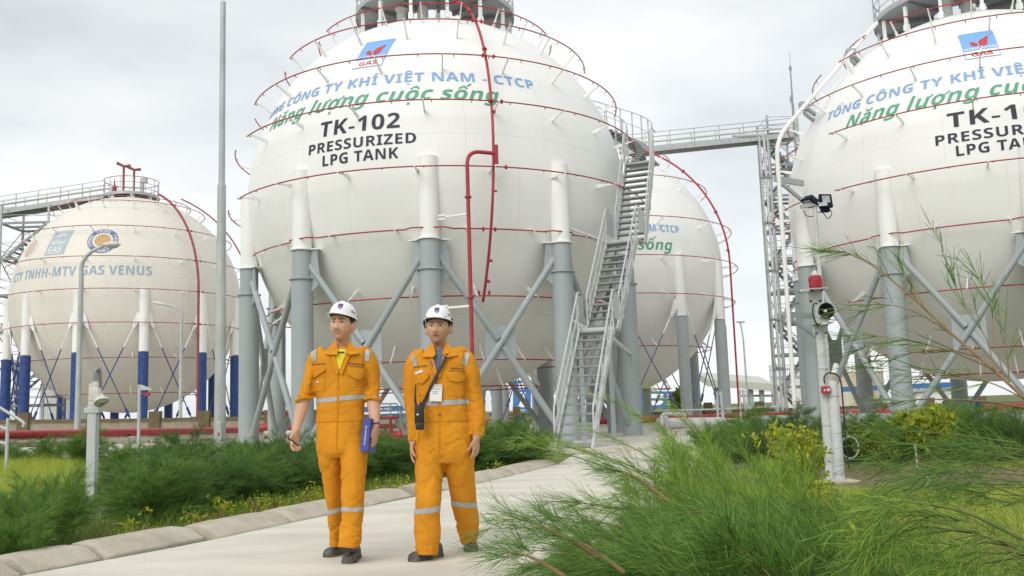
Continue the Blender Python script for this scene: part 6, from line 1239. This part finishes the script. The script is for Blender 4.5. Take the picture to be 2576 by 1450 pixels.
for i in range(74):
    px = r_.uniform(1560, 2050); py = r_.uniform(1125, 1340); Y = 4.6+2.2*r_.uniform(); tp = at(px, py, Y); tp[2] = max(tp[2], .1); b0 = np.array([tp[0]+.1*r_.normal()+.1, Y+.2*r_.normal(), 0]); stems.append((bez([b0, (b0+tp)/2+[.05, 0, .1], tp], 8), .005))
bush('feathery_bush', 'dense feathery bush left of the alarm post', (2.0, 5.4, 0), stems, r_, 'needle2', 'twigg', 'feathery foreground bushes', shoots=26, needles=20, w=.0019, sl=(.1, .24), nl=(.06, .12), t0=.1)
# branches reaching in from the right edge
r_ = np.random.default_rng(14)
def br_(pts, r0): return (smoothline([at(*p) for p in pts], 5), r0)
stems = [br_([(2640, 1060, 2.9), (2520, 950, 3.0), (2400, 845, 3.1), (2290, 745, 3.2), (2190, 665, 3.3), (2110, 632, 3.35), (2058, 638, 3.4)], .0065)]
side = [br_([(2420, 862, 3.1), (2330, 800, 3.05), (2240, 768, 3.0), (2120, 770, 3.0)], .0025), br_([(2500, 930, 3.0), (2380, 880, 2.9), (2250, 850, 2.85), (2130, 842, 2.85)], .0025), br_([(2590, 1010, 2.95), (2480, 960, 2.8), (2330, 940, 2.75), (2200, 925, 2.75)], .0025), br_([(2600, 1030, 2.95), (2470, 1010, 2.85), (2330, 1005, 2.8), (2240, 1012, 2.8)], .004),
        br_([(2500, 930, 3.0), (2480, 850, 3.05), (2420, 760, 3.1), (2360, 600, 3.1)], .0025), br_([(2530, 960, 3.0), (2500, 850, 3.05), (2490, 760, 3.1), (2440, 660, 3.1)], .0025), br_([(2540, 970, 3.0), (2530, 880, 3.0), (2500, 780, 3.0)], .003), br_([(2330, 780, 3.15), (2300, 730, 3.2), (2270, 690, 3.2), (2230, 655, 3.2)], .003), br_([(2470, 900, 3.05), (2370, 880, 3.0), (2250, 895, 2.95)], .003)]
q_ = at(2640, 1060, 2.9); stems.append((bez([q_*[1, 1, 0]+[.35, .1, 0], q_*[1, 1, .6]+[.3, .05, 0], q_], 8), .012))
t = bush('feathery_branch', 'long brown feathery branch arching across the TK-101 tank legs', at(2640, 1060, 2.9), stems+side, r_, 'needle', 'twig', 'feathery branches from the right edge', 'branch', shoots=15, needles=5, w=.0022, sl=(.1, .2), nl=(.05, .1), ang=.35, droop=.0, shoot_r=.0022, t0=.3)
r_ = np.random.default_rng(15); stems = [br_([(2680, 1400, 2.5), (2560, 1350, 2.5), (2430, 1290, 2.5), (2280, 1262, 2.5), (2180, 1275, 2.5), (2090, 1330, 2.5)], .0065)]
for i in range(24):
    x0 = r_.uniform(2280, 2680); y0 = 1265+(x0-2280)*.36+r_.uniform(-10, 20); dx = r_.uniform(150, 330); stems.append(br_([(x0, y0, 2.5), (x0-dx*.5, y0+r_.uniform(-30, 30), 2.45), (x0-dx, y0+r_.uniform(10, 130), 2.4)], .003))
q_ = at(2680, 1400, 2.5); stems.append((bez([q_*[1, 1, 0]+[.35, .1, 0], q_*[1, 1, .6]+[.3, .05, 0], q_], 8), .012))
bush('feathery_branch', 'long bright branch drooping over the lawn at lower right', at(2680, 1400, 2.5), stems, r_, 'needle2', 'twigg', 'feathery branches from the right edge', 'branch', shoots=16, needles=8, w=.0016, sl=(.1, .22), nl=(.04, .09), ang=.35, droop=.03, t0=.15)
r_ = np.random.default_rng(16); stems = []
for i in range(20):
    x0 = r_.uniform(2540, 2720); y0 = r_.uniform(1085, 1270); dx = r_.uniform(150, 400); Y = r_.uniform(3.0, 3.8); stems.append(br_([(x0, y0, Y), (x0-dx*.5, y0-r_.uniform(-10, 40), Y-.1), (x0-dx, y0+r_.uniform(-40, 60), Y-.15)], .003))
q_ = at(2640, 1240, 3.4); stems.append((bez([q_*[1, 1, 0]+[.35, .1, 0], q_*[1, 1, .6]+[.3, .05, 0], q_], 8), .012))
bush('feathery_branch', 'spray of green shoots reaching in from the right edge', at(2640, 1240, 3.4), stems, r_, 'needle', 'twigg', 'feathery branches from the right edge', 'branch', shoots=15, needles=10, w=.0017, sl=(.12, .28), nl=(.06, .12), ang=.35, droop=.03, t0=.15)
r_ = np.random.default_rng(17); stems = []
for i in range(46):
    px = r_.uniform(1640, 2130); py = r_.uniform(1330, 1500); Y = r_.uniform(2.5, 3.3); tp = at(px, py, Y); tp[2] = max(.05, tp[2]); b0 = np.array([tp[0]+.3+.2*r_.normal(), Y+.2*r_.normal(), 0]); stems.append((bez([b0, (b0+tp)/2+[.1, 0, .12], tp], 8), .005))
bush('feathery_bush', 'dark green feathery bush at the bottom edge of the picture', (1.3, 2.9, 0), stems, r_, 'needle', 'twig', 'feathery foreground bushes', shoots=30, needles=26, w=.0019, sl=(.12, .28), nl=(.05, .11), t0=.15)
# leafy yellow-green shrubs
def shrub(label, pts, nsh, leaf, rng, m, loc, group='yellow leaved shrubs', up=.35, bare=.35, nleaf=16):
    t = thing('leafy_shrub', label, 'shrub', loc, group); tw = MB(); Pl = []; b = np.asarray(loc)
    for q in pts: 
        P = bez([b+rng.normal(size=3)*[.05, .05, 0], (b+q)/2+[0, 0, .1], q], 7); tw.tube(P, np.linspace(.009, .003, 7), 5, caps=False)
        for j in range(nsh):
            u = rng.uniform(bare, 1.); c_ = P[0]*(1-u)+P[-1]*u+rng.normal(size=3)*[.07, .07, .05]; n = nleaf; d = nrm(rng.normal(size=(n, 3))+[0, 0, up*2]); o_ = c_+rng.normal(size=(n, 3))*.03; l = leaf*rng.uniform(.6, 1.2, (n, 1)); Pl.append(np.stack([o_, o_+d*l*.5, o_+d*l+[0, 0, -.01]], 1))
    tw.build('stems', M['twig'], t); P = np.concatenate(Pl); n, k_, _ = P.shape; T = nrm(P[:, -1]-P[:, 0]); S_ = nrm(np.cross(T, rng.normal(size=(n, 3)))); w = (np.array([.25, 1., .15])*leaf*.2)[None, :, None]
    V = np.concatenate([P-S_[:, None]*w, P+S_[:, None]*w], 1).reshape(-1, 3); bb = (np.arange(n)*6)[:, None, None]; i = np.arange(2)[None, :, None]; F = np.concatenate([bb+i, bb+i+1, bb+i+4, bb+i+3], 2).reshape(-1, 4)
    link('leaves', fastmesh('leaves', V-b, F), M[m], t, False, 0, False); return t
r_ = np.random.default_rng(21)
def cloudpts(x0, x1, y0, y1, Y, n, dy=.3): return [at(r_.uniform(x0, x1), y0+(y1-y0)*r_.uniform()**1.3, Y+r_.uniform(-dy, dy)) for _ in range(n)]
g0 = lambda x, Y: np.array([at(x, 900, Y)[0], Y, 0])
shrub('tall yellow green shrub just left of the alarm post', cloudpts(1915, 2055, 1082, 1250, 7.4, 28), 10, .055, r_, 'lime', g0(1985, 7.4), up=.5, bare=.2)
shrub('yellow green shrub low among the foreground needles', cloudpts(1950, 2090, 1215, 1330, 5.0, 20), 9, .042, r_, 'lime', g0(2030, 5.0), bare=.2)
shrub('rounded olive shrub with bare lower stems right of the alarm post', cloudpts(2150, 2235, 1075, 1125, 13.2, 18), 8, .06, r_, 'limed', g0(2192, 13.2), bare=.55)
shrub('lime shrub with long pointed leaves below the TK-101 tank leg', cloudpts(2265, 2390, 1035, 1075, 14.5, 18), 8, .13, r_, 'lime', g0(2325, 14.5), bare=.5, up=.6)
shrub('small olive shrub between the hedge and the alarm post', cloudpts(2025, 2085, 1080, 1130, 14, 8), 8, .07, r_, 'limed', g0(2055, 14), bare=.3)
shrub('low yellow shrub among the lawn grass at lower right', cloudpts(2100, 2190, 1290, 1380, 4.3, 9), 7, .045, r_, 'lime', g0(2150, 4.3), bare=.2)
shrub('pale green shrub far behind the blue rack', cloudpts(1690, 1725, 985, 1040, 62, 14, 1.5), 9, .5, r_, 'limed', g0(1705, 62), group='distant green shrubs', bare=.3)
# small weeds along the kerb
for i, (px, py) in enumerate(((505, 1330), (640, 1296), (700, 1284), (770, 1272), (800, 1262), (1010, 1240), (985, 1243), (1250, 1192), (360, 1362), (560, 1312))):
    q = gnd(px, py); shrub('small leafy weed growing behind the kerb stones', [q+r_.normal(size=3)*[.12, .08, 0]+[0, 0, r_.uniform(.06, .16)] for _ in range(5)], 3, .05, r_, 'lime', q, 'leafy weeds along the kerb', bare=.3, nleaf=9)
# grass
def grass(name, pts, h, w, m, rng, label_kind='stuff', bend=.5):
    n = len(pts); hh = h*rng.uniform(.5, 1.2, (n, 1)); d = rng.normal(size=(n, 3))*[1, 1, 0]*bend; P = np.stack([pts, pts+d*hh*.25+[0, 0, 1]*hh*.6, pts+d*hh*.8+[0, 0, 1]*hh*(.95)], 1); V, F = ribbons(P, w, w*.25, rng); o = link(name, fastmesh(name, V, F), M[m], None, False, 0, False); o['kind'] = 'stuff'; return o
r_ = np.random.default_rng(31)
def scatter(poly, n, rng):
    P = np.array(poly)[:, :2]; lo, hi = P.min(0), P.max(0); out_ = []
    q = rng.uniform(lo, hi, (n*3, 2)); ins = np.zeros(len(q), bool); j = len(P)-1
    for i in range(len(P)):
        c_ = ((P[i, 1] > q[:, 1]) != (P[j, 1] > q[:, 1])) & (q[:, 0] < (P[j, 0]-P[i, 0])*(q[:, 1]-P[i, 1])/(P[j, 1]-P[i, 1]+1e-12)+P[i, 0]); ins ^= c_; j = i
    q = q[ins][:n]; return np.concatenate([q, np.full((len(q), 1), -.03)], 1)
grass('lime_grass', scatter([gnd(*p) for p in ((-120, 1420), (150, 1345), (240, 1260), (270, 1205), (120, 1160), (-200, 1160))], 45000, r_), .3, .005, 'grass', r_)
grass('kerb_grass', scatter([gnd(*p) for p in ((-150, 1450), (20, 1405), (540, 1318), (960, 1232), (1250, 1182), (1250, 1168), (900, 1200), (400, 1280), (-100, 1370))], 9000, r_), .18, .004, 'grassg', r_)
rb = [np.array(p) for p in ((.9, 1.0, 0), (.9, 4.5, 0), (1.9, 7.5, 0), (2.4, 10.5, 0), (3.2, 14, 0), (9, 14, 0), (9, 1.0, 0))]
P = scatter(rb, 110000, r_); c_ = gnd(2235, 1198); keep = ((P[:, 0]-c_[0])/2.1)**2+((P[:, 1]-c_[1])/1.9)**2 > r_.uniform(.6, 1.15, len(P)); P = P[keep]
sel = np.array([noise.noise((p[0]*1.1, p[1]*1.1, 5)) for p in P]) > -.1
grass('lawn_grass', P[sel], .09, .0045, 'grass', r_, bend=.7); grass('green_lawn_grass', P[~sel], .1, .0045, 'grassg', r_, bend=.7)
grass('dry_grass', scatter([c_+[-1.2, -1, 0], c_+[1.4, -1, 0], c_+[1.4, 1.2, 0], c_+[-1.2, 1.2, 0]], 2500, r_), .09, .004, 'dry', r_, bend=.9)
grass('pad_edge_grass', scatter([gnd(*p) for p in ((600, 1200), (1330, 1170), (1400, 1145), (1000, 1130), (500, 1130))], 16000, r_), .35, .006, 'grassg', r_)
r_ = np.random.default_rng(41)
shrub('yellow green shrub at the bottom right of the dark bush', cloudpts(2060, 2170, 1370, 1450, 3.3, 9), 8, .04, r_, 'lime', g0(2120, 3.3), bare=.2)
stems = []
for i in range(30):
    px = r_.uniform(2080, 2600); py = r_.uniform(1290, 1440); Y = r_.uniform(3.0, 4.2); tp = at(px, py, Y); tp[2] = max(tp[2], .12); b0 = np.array([tp[0]+.2*r_.normal()+.2, Y+.2*r_.normal(), 0]); stems.append((bez([b0, (b0+tp)/2+[.05, 0, .12], tp], 8), .004))
bush('feathery_bush', 'thin yellowish feathery growth over the lawn at lower right', (2.0, 3.6, 0), stems, r_, 'needle2', 'twigg', 'feathery foreground bushes', shoots=18, needles=12, w=.0017, sl=(.1, .24), nl=(.05, .11), t0=.1)
